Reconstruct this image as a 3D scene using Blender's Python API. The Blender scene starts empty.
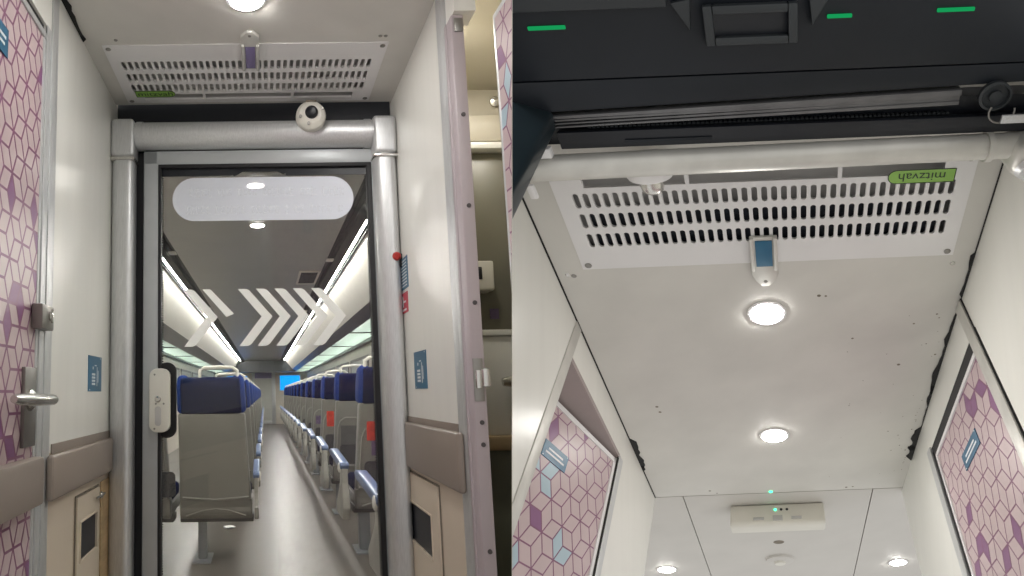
import bpy, bmesh, math, random
from mathutils import Vector, Matrix
random.seed(7)
C = bpy.context.scene.collection
SC = bpy.context.scene

# ------------------------------------------------------------------ frame of the place
CAM_Z = 1.0965                      # eye height over the coach floor
CAM = Vector((0, 0, CAM_Z))
CAM_R = Vector((0.99991551, 0.00226189, -0.0128006))
CAM_U = Vector((0.0129989, -0.17399171, 0.98466132))
CAM_F = Vector((0.0, 0.98474452, 0.17400641))

class Room:
    """axes of one compartment: across (u), along (v), up (w), metres from the eye point"""
    def __init__(s, U, D, W, side):
        s.M = Matrix((U, D, W)).transposed()
        s.side = side
        s.cut = s.M.transposed() @ CAM_R
    def at(s, p): return CAM + s.M @ Vector(p)
LR = Room((1, 0, 0), (-0.39080955, 0.92047156, 0), (-0.0550655, -0.0598936, 0.99668478), -1)
RR = Room((0.99963608, -0.00469402, 0.02656461), (0.33487229, 0.7901701, -0.51331448),
          (0.31299861, 0.63533882, 0.70595783), 1)

# ------------------------------------------------------------------ materials
def nodes(m):
    m.use_nodes = True
    nt = m.node_tree
    return nt, nt.nodes, nt.links
MATS = {}
def mat(name, col, rough=0.5, metal=0.0, vary=0.06, scale=9.0, spec=0.5, bump=0.0, stretch=None, trans=0.0, coat=0.0):
    m = bpy.data.materials.new(name)
    nt, N, L = nodes(m)
    b = N['Principled BSDF']
    b.inputs['Roughness'].default_value = rough
    b.inputs['Metallic'].default_value = metal
    b.inputs['Specular IOR Level'].default_value = spec
    b.inputs['Coat Weight'].default_value = coat
    tc = N.new('ShaderNodeTexCoord'); mp = N.new('ShaderNodeMapping')
    L.new(tc.outputs['Object'], mp.inputs['Vector'])
    if stretch: mp.inputs['Scale'].default_value = stretch
    nz = N.new('ShaderNodeTexNoise'); nz.inputs['Scale'].default_value = scale
    nz.inputs['Detail'].default_value = 5
    L.new(mp.outputs['Vector'], nz.inputs['Vector'])
    cr = N.new('ShaderNodeValToRGB')
    a = [max(0, c * (1 - vary)) for c in col]; z = [min(1, c * (1 + vary)) for c in col]
    cr.color_ramp.elements[0].color = (*a, 1); cr.color_ramp.elements[0].position = 0.3
    cr.color_ramp.elements[1].color = (*z, 1); cr.color_ramp.elements[1].position = 0.7
    L.new(nz.outputs['Fac'], cr.inputs['Fac'])
    L.new(cr.outputs['Color'], b.inputs['Base Color'])
    if bump:
        bp = N.new('ShaderNodeBump'); bp.inputs['Strength'].default_value = bump; bp.inputs['Distance'].default_value = 0.004
        L.new(nz.outputs['Fac'], bp.inputs['Height']); L.new(bp.outputs['Normal'], b.inputs['Normal'])
    MATS[name] = m
    return m
def emit(name, col, s):
    m = bpy.data.materials.new(name)
    nt, N, L = nodes(m)
    N.remove(N['Principled BSDF'])
    e = N.new('ShaderNodeEmission'); e.inputs['Color'].default_value = (*col, 1); e.inputs['Strength'].default_value = s
    L.new(e.outputs['Emission'], N['Material Output'].inputs['Surface'])
    MATS[name] = m
    return m
def film(name, col, alpha, gloss=0.0, rough=0.1, translucent=0.0):
    """clear glass / thin printed film: part lets light through, part reflects"""
    m = bpy.data.materials.new(name)
    nt, N, L = nodes(m)
    N.remove(N['Principled BSDF'])
    out = N['Material Output']
    t = N.new('ShaderNodeBsdfTransparent')
    d = N.new('ShaderNodeBsdfDiffuse'); d.inputs['Color'].default_value = (*col, 1)
    src = d.outputs[0]
    if translucent:
        tl = N.new('ShaderNodeBsdfTranslucent'); tl.inputs['Color'].default_value = (*col, 1)
        mt = N.new('ShaderNodeMixShader'); mt.inputs[0].default_value = translucent
        L.new(src, mt.inputs[1]); L.new(tl.outputs[0], mt.inputs[2]); src = mt.outputs[0]
    mx = N.new('ShaderNodeMixShader'); mx.inputs[0].default_value = alpha
    L.new(t.outputs[0], mx.inputs[1]); L.new(src, mx.inputs[2]); src = mx.outputs[0]
    if gloss:
        g = N.new('ShaderNodeBsdfGlossy'); g.inputs['Roughness'].default_value = rough
        m2 = N.new('ShaderNodeMixShader'); m2.inputs[0].default_value = gloss
        L.new(src, m2.inputs[1]); L.new(g.outputs[0], m2.inputs[2]); src = m2.outputs[0]
    L.new(src, out.inputs['Surface'])
    MATS[name] = m
    return m

cream = mat('cream_laminate', (0.83, 0.825, 0.775), 0.28, vary=0.02, scale=3, stretch=(6, 6, 0.4))
cream_low = mat('beige_laminate', (0.66, 0.57, 0.46), 0.4, vary=0.03, scale=4)
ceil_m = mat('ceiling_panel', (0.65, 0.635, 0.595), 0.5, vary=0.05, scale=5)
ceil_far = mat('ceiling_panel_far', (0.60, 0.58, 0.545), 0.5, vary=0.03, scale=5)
alu = mat('brushed_aluminium', (0.64, 0.65, 0.655), 0.42, metal=0.55, vary=0.08, scale=30, stretch=(8, 8, 0.6))
alu_bar = mat('worn_aluminium', (0.64, 0.63, 0.59), 0.42, metal=0.4, vary=0.1, scale=12)
steel = mat('polished_steel', (0.62, 0.61, 0.58), 0.25, metal=0.95, vary=0.05)
steel_dk = mat('dull_steel', (0.30, 0.29, 0.27), 0.4, metal=0.8, vary=0.1)
doorgrey = mat('door_grey_paint', (0.45, 0.47, 0.48), 0.4, metal=0.2, vary=0.05)
rubber = mat('black_rubber', (0.012, 0.012, 0.014), 0.6, vary=0.1)
black = mat('black_plastic', (0.008, 0.010, 0.015), 0.42, vary=0.15, scale=6)
blackb = mat('black_cover', (0.010, 0.013, 0.018), 0.5, vary=0.25, scale=3, spec=0.35)
dark_screw = mat('dark_screw', (0.09, 0.08, 0.08), 0.5, metal=0.3)
gear_rail = mat('gear_rail', (0.16, 0.16, 0.165), 0.4, metal=0.5, vary=0.15, scale=20)
slate = mat('slate_plate', (0.026, 0.031, 0.035), 0.5, vary=0.15, scale=5)
teal_post = mat('dark_teal_paint', (0.016, 0.027, 0.034), 0.3, vary=0.1)
taupe = mat('taupe_vinyl', (0.29, 0.245, 0.21), 0.38, vary=0.03, scale=6)
taupe_soffit = mat('mauve_soffit', (0.36, 0.30, 0.29), 0.5, vary=0.04)
lilac = mat('lilac_paint', (0.47, 0.41, 0.43), 0.45, vary=0.04, scale=6)
pink = mat('pink_print', (0.57, 0.45, 0.46), 0.35, vary=0.03)
plum = mat('plum_print', (0.26, 0.10, 0.19), 0.35, vary=0.05)
plumfill = mat('purple_print', (0.25, 0.10, 0.23), 0.35, vary=0.05)
skyblue = mat('pale_blue_print', (0.42, 0.55, 0.62), 0.35, vary=0.03)
white = mat('white_enamel', (0.80, 0.79, 0.79), 0.35, vary=0.015)
offwhite = mat('off_white_plastic', (0.72, 0.70, 0.63), 0.4, vary=0.03)
filter_m = mat('dark_filter', (0.02, 0.024, 0.035), 0.7, vary=0.4, scale=40)
duct = mat('grey_duct', (0.50, 0.49, 0.48), 0.5, vary=0.1)
green = mat('lime_sticker', (0.28, 0.52, 0.10), 0.4, vary=0.04)
inkgreen = mat('dark_print', (0.03, 0.05, 0.03), 0.5)
signblue = mat('sign_blue', (0.02, 0.13, 0.24), 0.35, vary=0.08)
signwhite = mat('sign_white', (0.75, 0.78, 0.8), 0.4, vary=0.02)
signred = mat('sign_red', (0.50, 0.03, 0.06), 0.35, vary=0.05)
redbtn = mat('red_button', (0.45, 0.035, 0.03), 0.3)
wood = mat('raw_wood', (0.50, 0.36, 0.20), 0.6, vary=0.2, scale=8, stretch=(1, 1, 5))
counter = mat('wood_counter', (0.45, 0.33, 0.19), 0.45, vary=0.1)
olive = mat('olive_panel', (0.17, 0.16, 0.115), 0.35, vary=0.1, scale=3)
pantry = mat('pantry_cream', (0.52, 0.48, 0.39), 0.45, vary=0.03)
pantry_dk = mat('pantry_green', (0.26, 0.27, 0.20), 0.45, vary=0.05)
seat_grey = mat('seat_shell_grey', (0.20, 0.194, 0.177), 0.42, vary=0.05, scale=5)
seat_dk = mat('seat_frame_dark', (0.10, 0.10, 0.10), 0.5, vary=0.1)
seat_blue = mat('seat_navy', (0.003, 0.006, 0.036), 0.7, vary=0.2, scale=30, spec=0.02)
seat_wing = mat('seat_royal_blue', (0.012, 0.038, 0.19), 0.55, vary=0.15, scale=30, spec=0.06)
pad_blue = mat('armrest_blue', (0.10, 0.15, 0.28), 0.28, vary=0.05)
net = mat('net_weave', (0.05, 0.05, 0.055), 0.7, vary=0.6, scale=120)
post_grey = mat('leg_grey', (0.25, 0.27, 0.29), 0.4, metal=0.3)
floor_m = mat('coach_vinyl', (0.105, 0.092, 0.082), 0.36, vary=0.08, scale=4, bump=0.05)
floor_v = mat('vestibule_vinyl', (0.25, 0.23, 0.21), 0.4, vary=0.08)
coach_ceil = mat('coach_ceiling', (0.29, 0.28, 0.255), 0.35, vary=0.05, scale=3)
channel = mat('light_channel', (0.007, 0.0075, 0.008), 0.5, spec=0.05, vary=0.2)
cove_m = mat('cove_cream', (0.84, 0.82, 0.73), 0.4, vary=0.03)
band_m = mat('rack_band', (0.035, 0.035, 0.04), 0.3, metal=0.0, vary=0.5, scale=14)
arm_grey = mat('armrest_grey', (0.30, 0.292, 0.265), 0.4, vary=0.05)
coach_wall = mat('coach_wall', (0.62, 0.57, 0.50), 0.4, vary=0.04)
blind = mat('window_blind', (0.52, 0.52, 0.48), 0.4, vary=0.04)
lilac_disp = mat('lilac_display', (0.22, 0.18, 0.36), 0.4)
posterc = mat('poster_red', (0.62, 0.05, 0.03), 0.4, vary=0.3, scale=14)
posterd = mat('poster_purple', (0.12, 0.08, 0.16), 0.4, vary=0.3, scale=20)
paper = mat('white_paper', (0.85, 0.85, 0.82), 0.6)
stain = mat('grime', (0.20, 0.17, 0.13), 0.7, vary=0.3, scale=30)
gap_m = mat('dark_gap', (0.012, 0.012, 0.012), 0.8)
glass = film('door_glass', (0.55, 0.55, 0.52), 0.014, 0.035, 0.04)
clear = film('cover_glass', (0.3, 0.3, 0.3), 0.1, 0.12, 0.1)
frost = film('frosted_white_film', (0.80, 0.82, 0.88), 0.76, 0.02, 0.3, 0.35)
ghost = film('faded_print', (0.82, 0.835, 0.86), 0.06, 0.0, 0.3, 0.3)
chev = film('white_arrow_film', (0.96, 0.96, 0.94), 0.95, 0.0, 0.3, 0.5)
rackglass = film('rack_frosted_glass', (0.68, 0.78, 0.72), 0.9, 0.12, 0.12, 0.6)
lamp_v = emit('vestibule_lamp', (1.0, 0.975, 0.935), 135)
lamp_p = emit('pantry_lamp', (1.0, 0.95, 0.86), 75)
lamp_r = emit('hall_lamp', (1.0, 0.975, 0.93), 85)
lamp_c = emit('coach_strip_lamp', (1.0, 0.98, 0.93), 135)
lamp_s = emit('coach_spot_lamp', (1.0, 0.97, 0.9), 45)
fill_rack = emit('rack_fill_glow', (0.97, 1.0, 0.96), 32)  # added source, out of view above the rack glass
led_g = emit('green_led', (0.02, 0.75, 0.22), 0.28)
led_gb = emit('green_led_bright', (0.05, 1.0, 0.35), 3)
screen = emit('blue_screen', (0.0, 0.28, 0.9), 1.1)

# ------------------------------------------------------------------ mesh builder
class MB:
    def __init__(s): s.bm = bmesh.new()
    def _tag(s, faces, mi):
        for f in faces: f.material_index = mi
    def add(s, other, mi=0):
        vm = [s.bm.verts.new(v.co) for v in other.verts]
        other.verts.index_update()
        for f in other.faces:
            try:
                nf = s.bm.faces.new([vm[v.index] for v in f.verts]); nf.material_index = mi if mi is not None else f.material_index
            except ValueError: pass
        other.free(); return s
    def box(s, u, v, w, bev=0, mi=0, seg=2):
        b = bmesh.new(); bmesh.ops.create_cube(b, size=1)
        for x in b.verts:
            x.co = Vector([(a[0] + a[1]) / 2 + c * (a[1] - a[0]) for a, c in zip((u, v, w), x.co)])
        if bev: bmesh.ops.bevel(b, geom=list(b.edges), offset=bev, segments=seg, profile=0.5, affect='EDGES')
        return s.add(b, mi)
    def prism(s, pts, axis, a, z, bev=0, mi=0, seg=2):
        """pts: outline in the two axes other than `axis` (kept in u,v,w order), from a to z along axis"""
        b = bmesh.new()
        def P(p, t):
            l = list(p); l.insert(axis, t); return Vector(l)
        lo = [b.verts.new(P(p, a)) for p in pts]; hi = [b.verts.new(P(p, z)) for p in pts]
        b.faces.new(lo[::-1]); b.faces.new(hi); n = len(pts)
        for i in range(n): b.faces.new((lo[i], lo[(i + 1) % n], hi[(i + 1) % n], hi[i]))
        bmesh.ops.recalc_face_normals(b, faces=list(b.faces))
        if bev: bmesh.ops.bevel(b, geom=list(b.edges), offset=bev, segments=seg, profile=0.5, affect='EDGES', clamp_overlap=True)
        return s.add(b, mi)
    def tube(s, path, r, n=12, mi=0, cap=True):
        b = bmesh.new(); path = [Vector(p) for p in path]; rings = []; up = None
        for i, p in enumerate(path):
            t = (path[min(i + 1, len(path) - 1)] - path[max(i - 1, 0)]).normalized()
            if up is None: up = Vector((0, 0, 1)) if abs(t.z) < 0.9 else Vector((0, 1, 0))
            x = t.cross(up).normalized(); y = x.cross(t).normalized(); up = y
            rr = r[i] if isinstance(r, (list, tuple)) else r
            rings.append([b.verts.new(p + (x * math.cos(k * 2 * math.pi / n) + y * math.sin(k * 2 * math.pi / n)) * rr) for k in range(n)])
        for A, B in zip(rings, rings[1:]):
            for k in range(n): b.faces.new((A[k], A[(k + 1) % n], B[(k + 1) % n], B[k]))
        if cap: b.faces.new(rings[0][::-1]); b.faces.new(rings[-1])
        bmesh.ops.recalc_face_normals(b, faces=list(b.faces))
        return s.add(b, mi)
    def lathe(s, c, ax, prof, n=28, mi=0):
        """prof: (radius, distance along ax) from centre c"""
        b = bmesh.new(); c = Vector(c); ax = Vector(ax).normalized()
        x = ax.cross(Vector((0.13, 0.7, 0.9)) if abs(ax.z) > .5 else Vector((0, 0, 1))).normalized(); y = ax.cross(x)
        rings = []
        for r, h in prof:
            if r < 1e-6: rings.append([b.verts.new(c + ax * h)])
            else: rings.append([b.verts.new(c + ax * h + (x * math.cos(k * 2 * math.pi / n) + y * math.sin(k * 2 * math.pi / n)) * r) for k in range(n)])
        for A, B in zip(rings, rings[1:]):
            for k in range(n):
                q = [A[k % len(A)], A[(k + 1) % len(A)], B[(k + 1) % len(B)], B[k % len(B)]]
                q = list(dict.fromkeys(q))
                if len(q) > 2: b.faces.new(q)
        if len(rings[0]) > 1: b.faces.new(rings[0][::-1])
        if len(rings[-1]) > 1: b.faces.new(rings[-1])
        bmesh.ops.recalc_face_normals(b, faces=list(b.faces))
        return s.add(b, mi)
    def poly(s, pts, mi=0):
        f = s.bm.faces.new([s.bm.verts.new(Vector(p)) for p in pts]); f.material_index = mi; return s
    def build(s, name, room, mats, parent=None, base=None, turn=None):
        bm = s.bm
        n = room.cut
        # things end at the added divider between the two halls
        if any((n.dot(v.co)) * room.side < -1e-5 for v in bm.verts):
            r = bmesh.ops.bisect_plane(bm, geom=list(bm.verts) + list(bm.edges) + list(bm.faces), dist=1e-6,
                                       plane_co=n * (0.0006 * room.side), plane_no=n * -room.side, clear_outer=True)
            bmesh.ops.holes_fill(bm, edges=[e for e in r['geom_cut'] if isinstance(e, bmesh.types.BMEdge) and e.is_valid], sides=0)
        if not len(bm.verts): bm.free(); return None
        if parent is not None: base = BASE[parent.name]
        elif base is None:
            lo = min(v.co.z for v in bm.verts); cnt = len(bm.verts)
            base = Vector((sum(v.co.x for v in bm.verts) / cnt, sum(v.co.y for v in bm.verts) / cnt, lo))
        base = Vector(base)
        for v in bm.verts: v.co = room.M @ (v.co - base)
        me = bpy.data.meshes.new(name)
        bm.to_mesh(me); bm.free()
        for m in (mats if isinstance(mats, (list, tuple)) else [mats]): me.materials.append(m)
        for p in me.polygons: p.use_smooth = True
        me.set_sharp_from_angle(angle=math.radians(32))
        o = bpy.data.objects.new(name, me); C.objects.link(o)
        if parent is not None: o.parent = parent
        else: o.location = room.at(base)
        BASE[o.name] = base
        return o
BASE = {}
def empty(name, room, base):
    o = bpy.data.objects.new(name, None); C.objects.link(o); o.location = room.at(base); o.empty_display_size = 0.05
    BASE[o.name] = Vector(base); return o
def tag(o, label=None, cat=None, group=None, kind=None):
    if o is None: return o
    if label: o['label'] = label
    if cat: o['category'] = cat
    if group: o['group'] = group
    if kind: o['kind'] = kind
    return o
def struct(o, label=None, cat=None): return tag(o, label, cat, None, 'structure')
def box(name, room, mats, u, v, w, bev=0, parent=None): return MB().box(u, v, w, bev).build(name, room, mats, parent)
def dup(root):
    c = root.copy(); C.objects.link(c)
    for ch in root.children:
        d = ch.copy(); C.objects.link(d); d.parent = c
        for g in ch.children:
            e = g.copy(); C.objects.link(e); e.parent = d
    return c
def frange(a, b, n): return [a + (b - a) * i / (n - 1) for i in range(n)]
def text_mesh(body, height):
    cu = bpy.data.curves.new('t', 'FONT'); cu.body = body; cu.size = height; cu.align_x = 'CENTER'; cu.align_y = 'CENTER'; cu.resolution_u = 3
    o = bpy.data.objects.new('t', cu); C.objects.link(o)
    bpy.context.view_layer.update()
    dg = bpy.context.evaluated_depsgraph_get()
    me = bpy.data.meshes.new_from_object(o.evaluated_get(dg))
    V = [v.co.copy() for v in me.vertices]; F = [list(p.vertices) for p in me.polygons]
    bpy.data.objects.remove(o); bpy.data.curves.remove(cu); bpy.data.meshes.remove(me)
    return V, F
def put_text(mb, body, height, fn, mi=0):
    V, F = text_mesh(body, height)
    vs = [mb.bm.verts.new(Vector(fn(v.x, v.y))) for v in V]
    for f in F:
        try: mb.bm.faces.new([vs[i] for i in f]).material_index = mi
        except ValueError: pass
def rounded(x0, x1, y0, y1, r, n=6):
    pts = []
    for cx, cy, a in ((x1 - r, y1 - r, 0), (x0 + r, y1 - r, 90), (x0 + r, y0 + r, 180), (x1 - r, y0 + r, 270)):
        for k in range(n + 1):
            t = math.radians(a + 90 * k / n); pts.append((cx + r * math.cos(t), cy + r * math.sin(t)))
    return pts

# tumbling-block print: base in line colour, rhombi laid on it
def hex_print(fn, a0, a1, b0, b1, seed, purple, blue, lw=0.0048, sx=1.0, S=0.060):
    """fn(a, b, h) -> room point; returns MB with materials 0 pink 1 line 2 purple 3 blue"""
    rng = random.Random(seed)
    b = bmesh.new()
    H = S * 0.8660254
    A, B, Q = Vector((-S * sx, 0)), Vector((S / 2 * sx, H)), Vector((S / 2 * sx, -H))
    def quad(c, e, f, mi):
        pts = [c, c + e, c + e + f, c + f]; out = []
        for i in range(4):
            p, q, r = pts[i], pts[i - 1], pts[(i + 1) % 4]
            e1 = (q - p).normalized(); e2 = (r - p).normalized()
            out.append(p + (e1 + e2) * (lw / 2 / abs(e1.x * e2.y - e1.y * e2.x)))
        b.faces.new([b.verts.new((p.x, p.y, 0)) for p in out]).material_index = mi
    T1, T2 = A - Q, B - Q                                   # lattice steps
    n = int((b1 - b0 + a1 - a0) / S) + 8
    for i in range(-n, n):
        for k in range(-n, n):
            c = Vector((a0, b0)) + T1 * i + T2 * k
            if not (a0 - 2 * S < c.x < a1 + 2 * S and b0 - 2 * S < c.y < b1 + 2 * S): continue
            for e, f in ((A, B), (B, Q), (Q, A)):
                t = rng.random()
                quad(c, e, f, 2 if t < purple else 3 if t < purple + blue else 0)
    for co, no in (((a0, 0, 0), (-1, 0, 0)), ((a1, 0, 0), (1, 0, 0)), ((0, b0, 0), (0, -1, 0)), ((0, b1, 0), (0, 1, 0))):
        bmesh.ops.bisect_plane(b, geom=list(b.verts) + list(b.edges) + list(b.faces), plane_co=co, plane_no=no, clear_outer=True)
    mb = MB()
    for v in b.verts: v.co = Vector(fn(v.co.x, v.co.y, 0.0006))
    mb.add(b, None)
    c0 = [fn(a, q, -0.006) for a, q in ((a0, b0), (a1, b0), (a1, b1), (a0, b1))]
    c1 = [fn(a, q, 0) for a, q in ((a0, b0), (a1, b0), (a1, b1), (a0, b1))]
    mb.poly(c1, 1)
    for i in range(4): mb.poly([c0[i], c0[(i + 1) % 4], c1[(i + 1) % 4], c1[i]], 1)
    return mb
HEXM = [pink, plum, plumfill, skyblue]

# ------------------------------------------------------------------ shared fittings
def vent(room, name, label, u0, u1, vn, vf, w, mir, far_n=2):
    """perforated grille on a ceiling at w; vn = edge at the hall side, vf = edge at the door side"""
    d = 1 if vf > vn else -1
    L = abs(vf - vn)
    root = empty(name, room, ((u0 + u1) / 2, (vn + vf) / 2, w))
    tag(root, label, 'vent grille')
    P = lambda a, b: (u0 + (u1 - u0) * a, vn + d * L * b)           # a,b in 0..1
    t = 0.0035
    mb = MB()
    rows = [(0.245, 0.385), (0.445, 0.585), (0.640, 0.775)]
    NS = 39; a0, a1 = 0.036, 0.964
    cw = (a1 - a0) / NS
    def quad(p, z=0): mb.poly([(x, y, w - t) for x, y in p])
    def rect(A0, A1, B0, B1): quad([P(A0, B0), P(A1, B0), P(A1, B1), P(A0, B1)])
    def hole(A0, A1, B0, B1, h0, h1, g0, g1, rnd=True):
        # cell rectangle with a rounded slot, plus the slot's wall
        c = Vector(((h0 + h1) / 2, (g0 + g1) / 2)); W_ = (u1 - u0); sx = (h1 - h0) / 2 * W_; sy = (g1 - g0) / 2 * L
        R0 = ((A0 - c.x) * W_, (A1 - c.x) * W_, (B0 - c.y) * L, (B1 - c.y) * L)
        r = min(sx, sy) if rnd else 0.0008
        inn = [Vector((x, y)) for x, y in rounded(-sx, sx, -sy, sy, r, 3)]
        ring = sorted(inn, key=lambda q: math.atan2(q.y, q.x))
        def outer(q):
            k = min([(R0[1] / q.x) if q.x > 1e-9 else (R0[0] / q.x if q.x < -1e-9 else 1e9),
                     (R0[3] / q.y) if q.y > 1e-9 else (R0[2] / q.y if q.y < -1e-9 else 1e9)])
            return q * k
        for cx, cy in ((R0[0], R0[2]), (R0[1], R0[2]), (R0[1], R0[3]), (R0[0], R0[3])):
            ang = math.atan2(cy, cx)
            # slot point seen in the corner's direction
            best = min(range(len(ring)), key=lambda i: abs(math.atan2(ring[i].y, ring[i].x) - ang))
            ring[best] = Vector(ring[best]); CORN.append((best, Vector((cx, cy))))
        corn = dict(CORN); CORN.clear()
        out = [corn.get(i, outer(q)) for i, q in enumerate(ring)]
        n = len(ring)
        G = lambda q, z: (u0 + W_ * (c.x) + q.x, vn + d * (L * c.y + q.y), z)
        iv = [mb.bm.verts.new(G(q, w - t)) for q in ring]; ov = [mb.bm.verts.new(G(q, w - t)) for q in out]; uv = [mb.bm.verts.new(G(q, w + 0.004)) for q in ring]
        for i in range(n):
            j = (i + 1) % n
            mb.bm.faces.new((iv[i], iv[j], ov[j], ov[i])); mb.bm.faces.new((iv[i], uv[i], uv[j], iv[j]))
    CORN = []
    edges_b = [0.0] 
    bcuts = [(0.0, rows[0][0] - 0.03), (rows[2][1] + 0.03, 0.81)]
    rect(0, 1, 0, rows[0][0] - 0.03)
    rb = [rows[0][0] - 0.03, (rows[0][1] + rows[1][0]) / 2, (rows[1][1] + rows[2][0]) / 2, rows[2][1] + 0.015]
    for k, (g0, g1) in enumerate(rows):
        rect(0, a0, rb[k], rb[k + 1]); rect(a1, 1, rb[k], rb[k + 1])
        for i in range(NS):
            A0 = a0 + i * cw
            hole(A0, A0 + cw, rb[k], rb[k + 1], A0 + cw * 0.20, A0 + cw * 0.80, g0, g1)
    g0, g1 = 0.825, 0.925
    rect(0, 0.06, rb[3], 1); rect(0.94, 1, rb[3], 1)
    half = 0.5
    for A0, A1 in ((0.06, 0.075), (0.315, 0.325), (0.675, 0.685), (0.925, 0.94)): rect(A0, A1, rb[3], 1)
    for A0, A1 in ((0.075, 0.315), (0.325, 0.675), (0.685, 0.925)):
        rect(A0, A1, rb[3], g0); rect(A0, A1, g1, 1)
        c4 = [P(A0, g0), P(A1, g0), P(A1, g1), P(A0, g1)]
        for k in range(4):
            p, q = c4[k], c4[(k + 1) % 4]; mb.poly([(p[0], p[1], w - t), (q[0], q[1], w - t), (q[0], q[1], w + .004), (p[0], p[1], w + .004)])
    # rim
    for A, B in (((0, 0), (1, 0)), ((1, 0), (1, 1)), ((1, 1), (0, 1)), ((0, 1), (0, 0))):
        p, q = P(*A), P(*B); mb.poly([(p[0], p[1], w - t), (q[0], q[1], w - t), (q[0], q[1], w), (p[0], p[1], w)])
    bmesh.ops.remove_doubles(mb.bm, verts=list(mb.bm.verts), dist=1e-5)
    mb.bm.normal_update()
    bmesh.ops.reverse_faces(mb.bm, faces=[f for f in mb.bm.faces if f.normal.z > 0.5])
    gp = mb.build('grille_plate', room, white, root)
    for p in gp.data.polygons: p.use_smooth = False
    # filter tray behind
    (x0, y0), (x1, y1) = P(0.018, 0.16), P(0.982, 0.96)
    ya, yb = min(y0, y1), max(y0, y1)
    m = MB(); m.box((x0, x1), (ya, yb), (w + 0.045, w + 0.05), mi=0)
    for q in ((x0, x0 + 0.004), (x1 - 0.004, x1)): m.box(q, (ya, yb), (w + 0.004, w + 0.045))
    for q in ((ya, ya + 0.004), (yb - 0.004, yb)): m.box((x0, x1), q, (w + 0.004, w + 0.045))
    m.build('duct_tray', room, duct, root)
    (x0, y0), (x1, y1) = P(0.06, 0.20), P(0.955, 0.57)
    ya, yb = min(y0, y1), max(y0, y1)
    m = MB()
    for i in range(24):
        a = ya + (yb - ya) * i / 24
        m.box((x0, x1), (a, a + (yb - ya) / 30), (w + 0.02, w + 0.034))
    m.box((x0, x1), (ya, yb), (w + 0.032, w + 0.042)).build('air_filter', room, filter_m if mir else duct, root)  # left grille gets a paler filter, painting its slots as lit inside
    for a, b in ((0.018, 0.045), (0.982, 0.045), (0.018, 0.955), (0.982, 0.955)):
        x, y = P(a, b)
        MB().lathe((x, y, w - t), (0, 0, -1), [(0.0095, 0), (0.0095, 0.002), (0.006, 0.004), (0, 0.004)], 14).build('screw', room, steel_dk, root)
    # maker's sticker near the door-side slot
    s = -1 if mir else 1
    sa = (0.047, 0.205) if not mir else (0.795, 0.953)
    (x0, y0), (x1, y1) = P(sa[0], 0.755), P(sa[1], 0.87)
    ya, yb = min(y0, y1), max(y0, y1); h = yb - ya
    pts = rounded(x0, x1, ya, yb, h * 0.48, 6)
    if not mir: pts = [(x, y) if x > (x0 + x1) / 2 else (x0, ya if y < (ya + yb) / 2 else yb) for x, y in pts]
    else: pts = [(x, y) if x < (x0 + x1) / 2 else (x1, ya if y < (ya + yb) / 2 else yb) for x, y in pts]
    pp = []
    for q in pts:
        if not pp or (abs(q[0] - pp[-1][0]) + abs(q[1] - pp[-1][1])) > 1e-6: pp.append(q)
    m = MB(); m.prism(pp, 2, w - t - 0.0012, w - t - 0.0002)
    rim = MB()
    k = 1.0
    for i in range(len(pp)):
        p, q = pp[i], pp[(i + 1) % len(pp)]
        rim.tube([(p[0], p[1], w - t - 0.0014), (q[0], q[1], w - t - 0.0014)], 0.0011, 6)
    st = m.build('maker_sticker', room, green, root); st['label'] = 'lime green sticker with dark lettering'
    put_text(rim, 'mitzvah', h * 0.88, lambda x, y: ((x0 + x1) / 2 + s * x * 1.05 , (ya + yb) / 2 - s * y * 1.0 , w - t - 0.0022))
    rim.build('lettering', room, inkgreen, st)
    return root
def downlight(room, c, label, lm, r=0.053, group=None, name='ceiling_downlight'):
    root = empty(name, room, c); tag(root, label, 'ceiling light', group)
    MB().lathe(c, (0, 0, -1), [(r * 1.22, 0), (r * 1.2, 0.004), (r * 1.03, 0.006), (r * 1.0, 0.002)], 36).build('trim_ring', room, white, root)
    MB().lathe(Vector(c) + Vector((0, 0, -0.0062)), (0, 0, -1), [(r, 0), (r * 0.96, 0.002), (0, 0.003)], 36).build('diffuser', room, lm, root)
    return root
def clip_bracket(room, label, u0, u1, v0, v1, w, tip):
    """flat pressed clip hanging over the grille edge; tip = the rounded end's v side (+1/-1)"""
    root = empty('grille_clip', room, ((u0 + u1) / 2, (v0 + v1) / 2, w)); tag(root, label, 'bracket')
    ve, vs = (v1, v0) if tip > 0 else (v0, v1)
    c = (u0 + u1) / 2; hw = (u1 - u0) / 2; s = 1 if tip > 0 else -1; kw = 0.72 if tip > 0 else 0.8
    pts = [(u0, vs), (u1, vs), (u1, ve - s * 0.05), (c + hw * kw, ve - s * 0.022), (c + hw * 0.3, ve), (c - hw * 0.3, ve), (c - hw * kw, ve - s * 0.022), (u0, ve - s * 0.05)]
    if tip < 0: pts[2] = (u1, ve - s * 0.03); pts[-1] = (u0, ve - s * 0.03)
    m = MB().prism(pts, 2, w - 0.016, w - 0.004, 0.0025)
    m.box((u0, u0 + 0.011), (min(vs, ve - s * .07), max(vs, ve - s * .07)), (w - 0.024, w - 0.012), 0.003)
    m.box((u1 - 0.011, u1), (min(vs, ve - s * .07), max(vs, ve - s * .07)), (w - 0.024, w - 0.012), 0.003)
    m.build('clip_plate', room, alu_bar, root)
    box('dark_insert', room, signblue if room is RR else lilac_disp, (u0 + 0.014, u1 - 0.014), sorted((vs + s * 0.012, ve - s * 0.085)), (w - 0.019, w - 0.0155), 0.001, root)
    MB().lathe((c, ve - s * 0.02, w - 0.016), (0, 0, -1), [(0.006, 0), (0.005, 0.002), (0, 0.002)], 12).build('screw', room, steel_dk, root)
    return root
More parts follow.
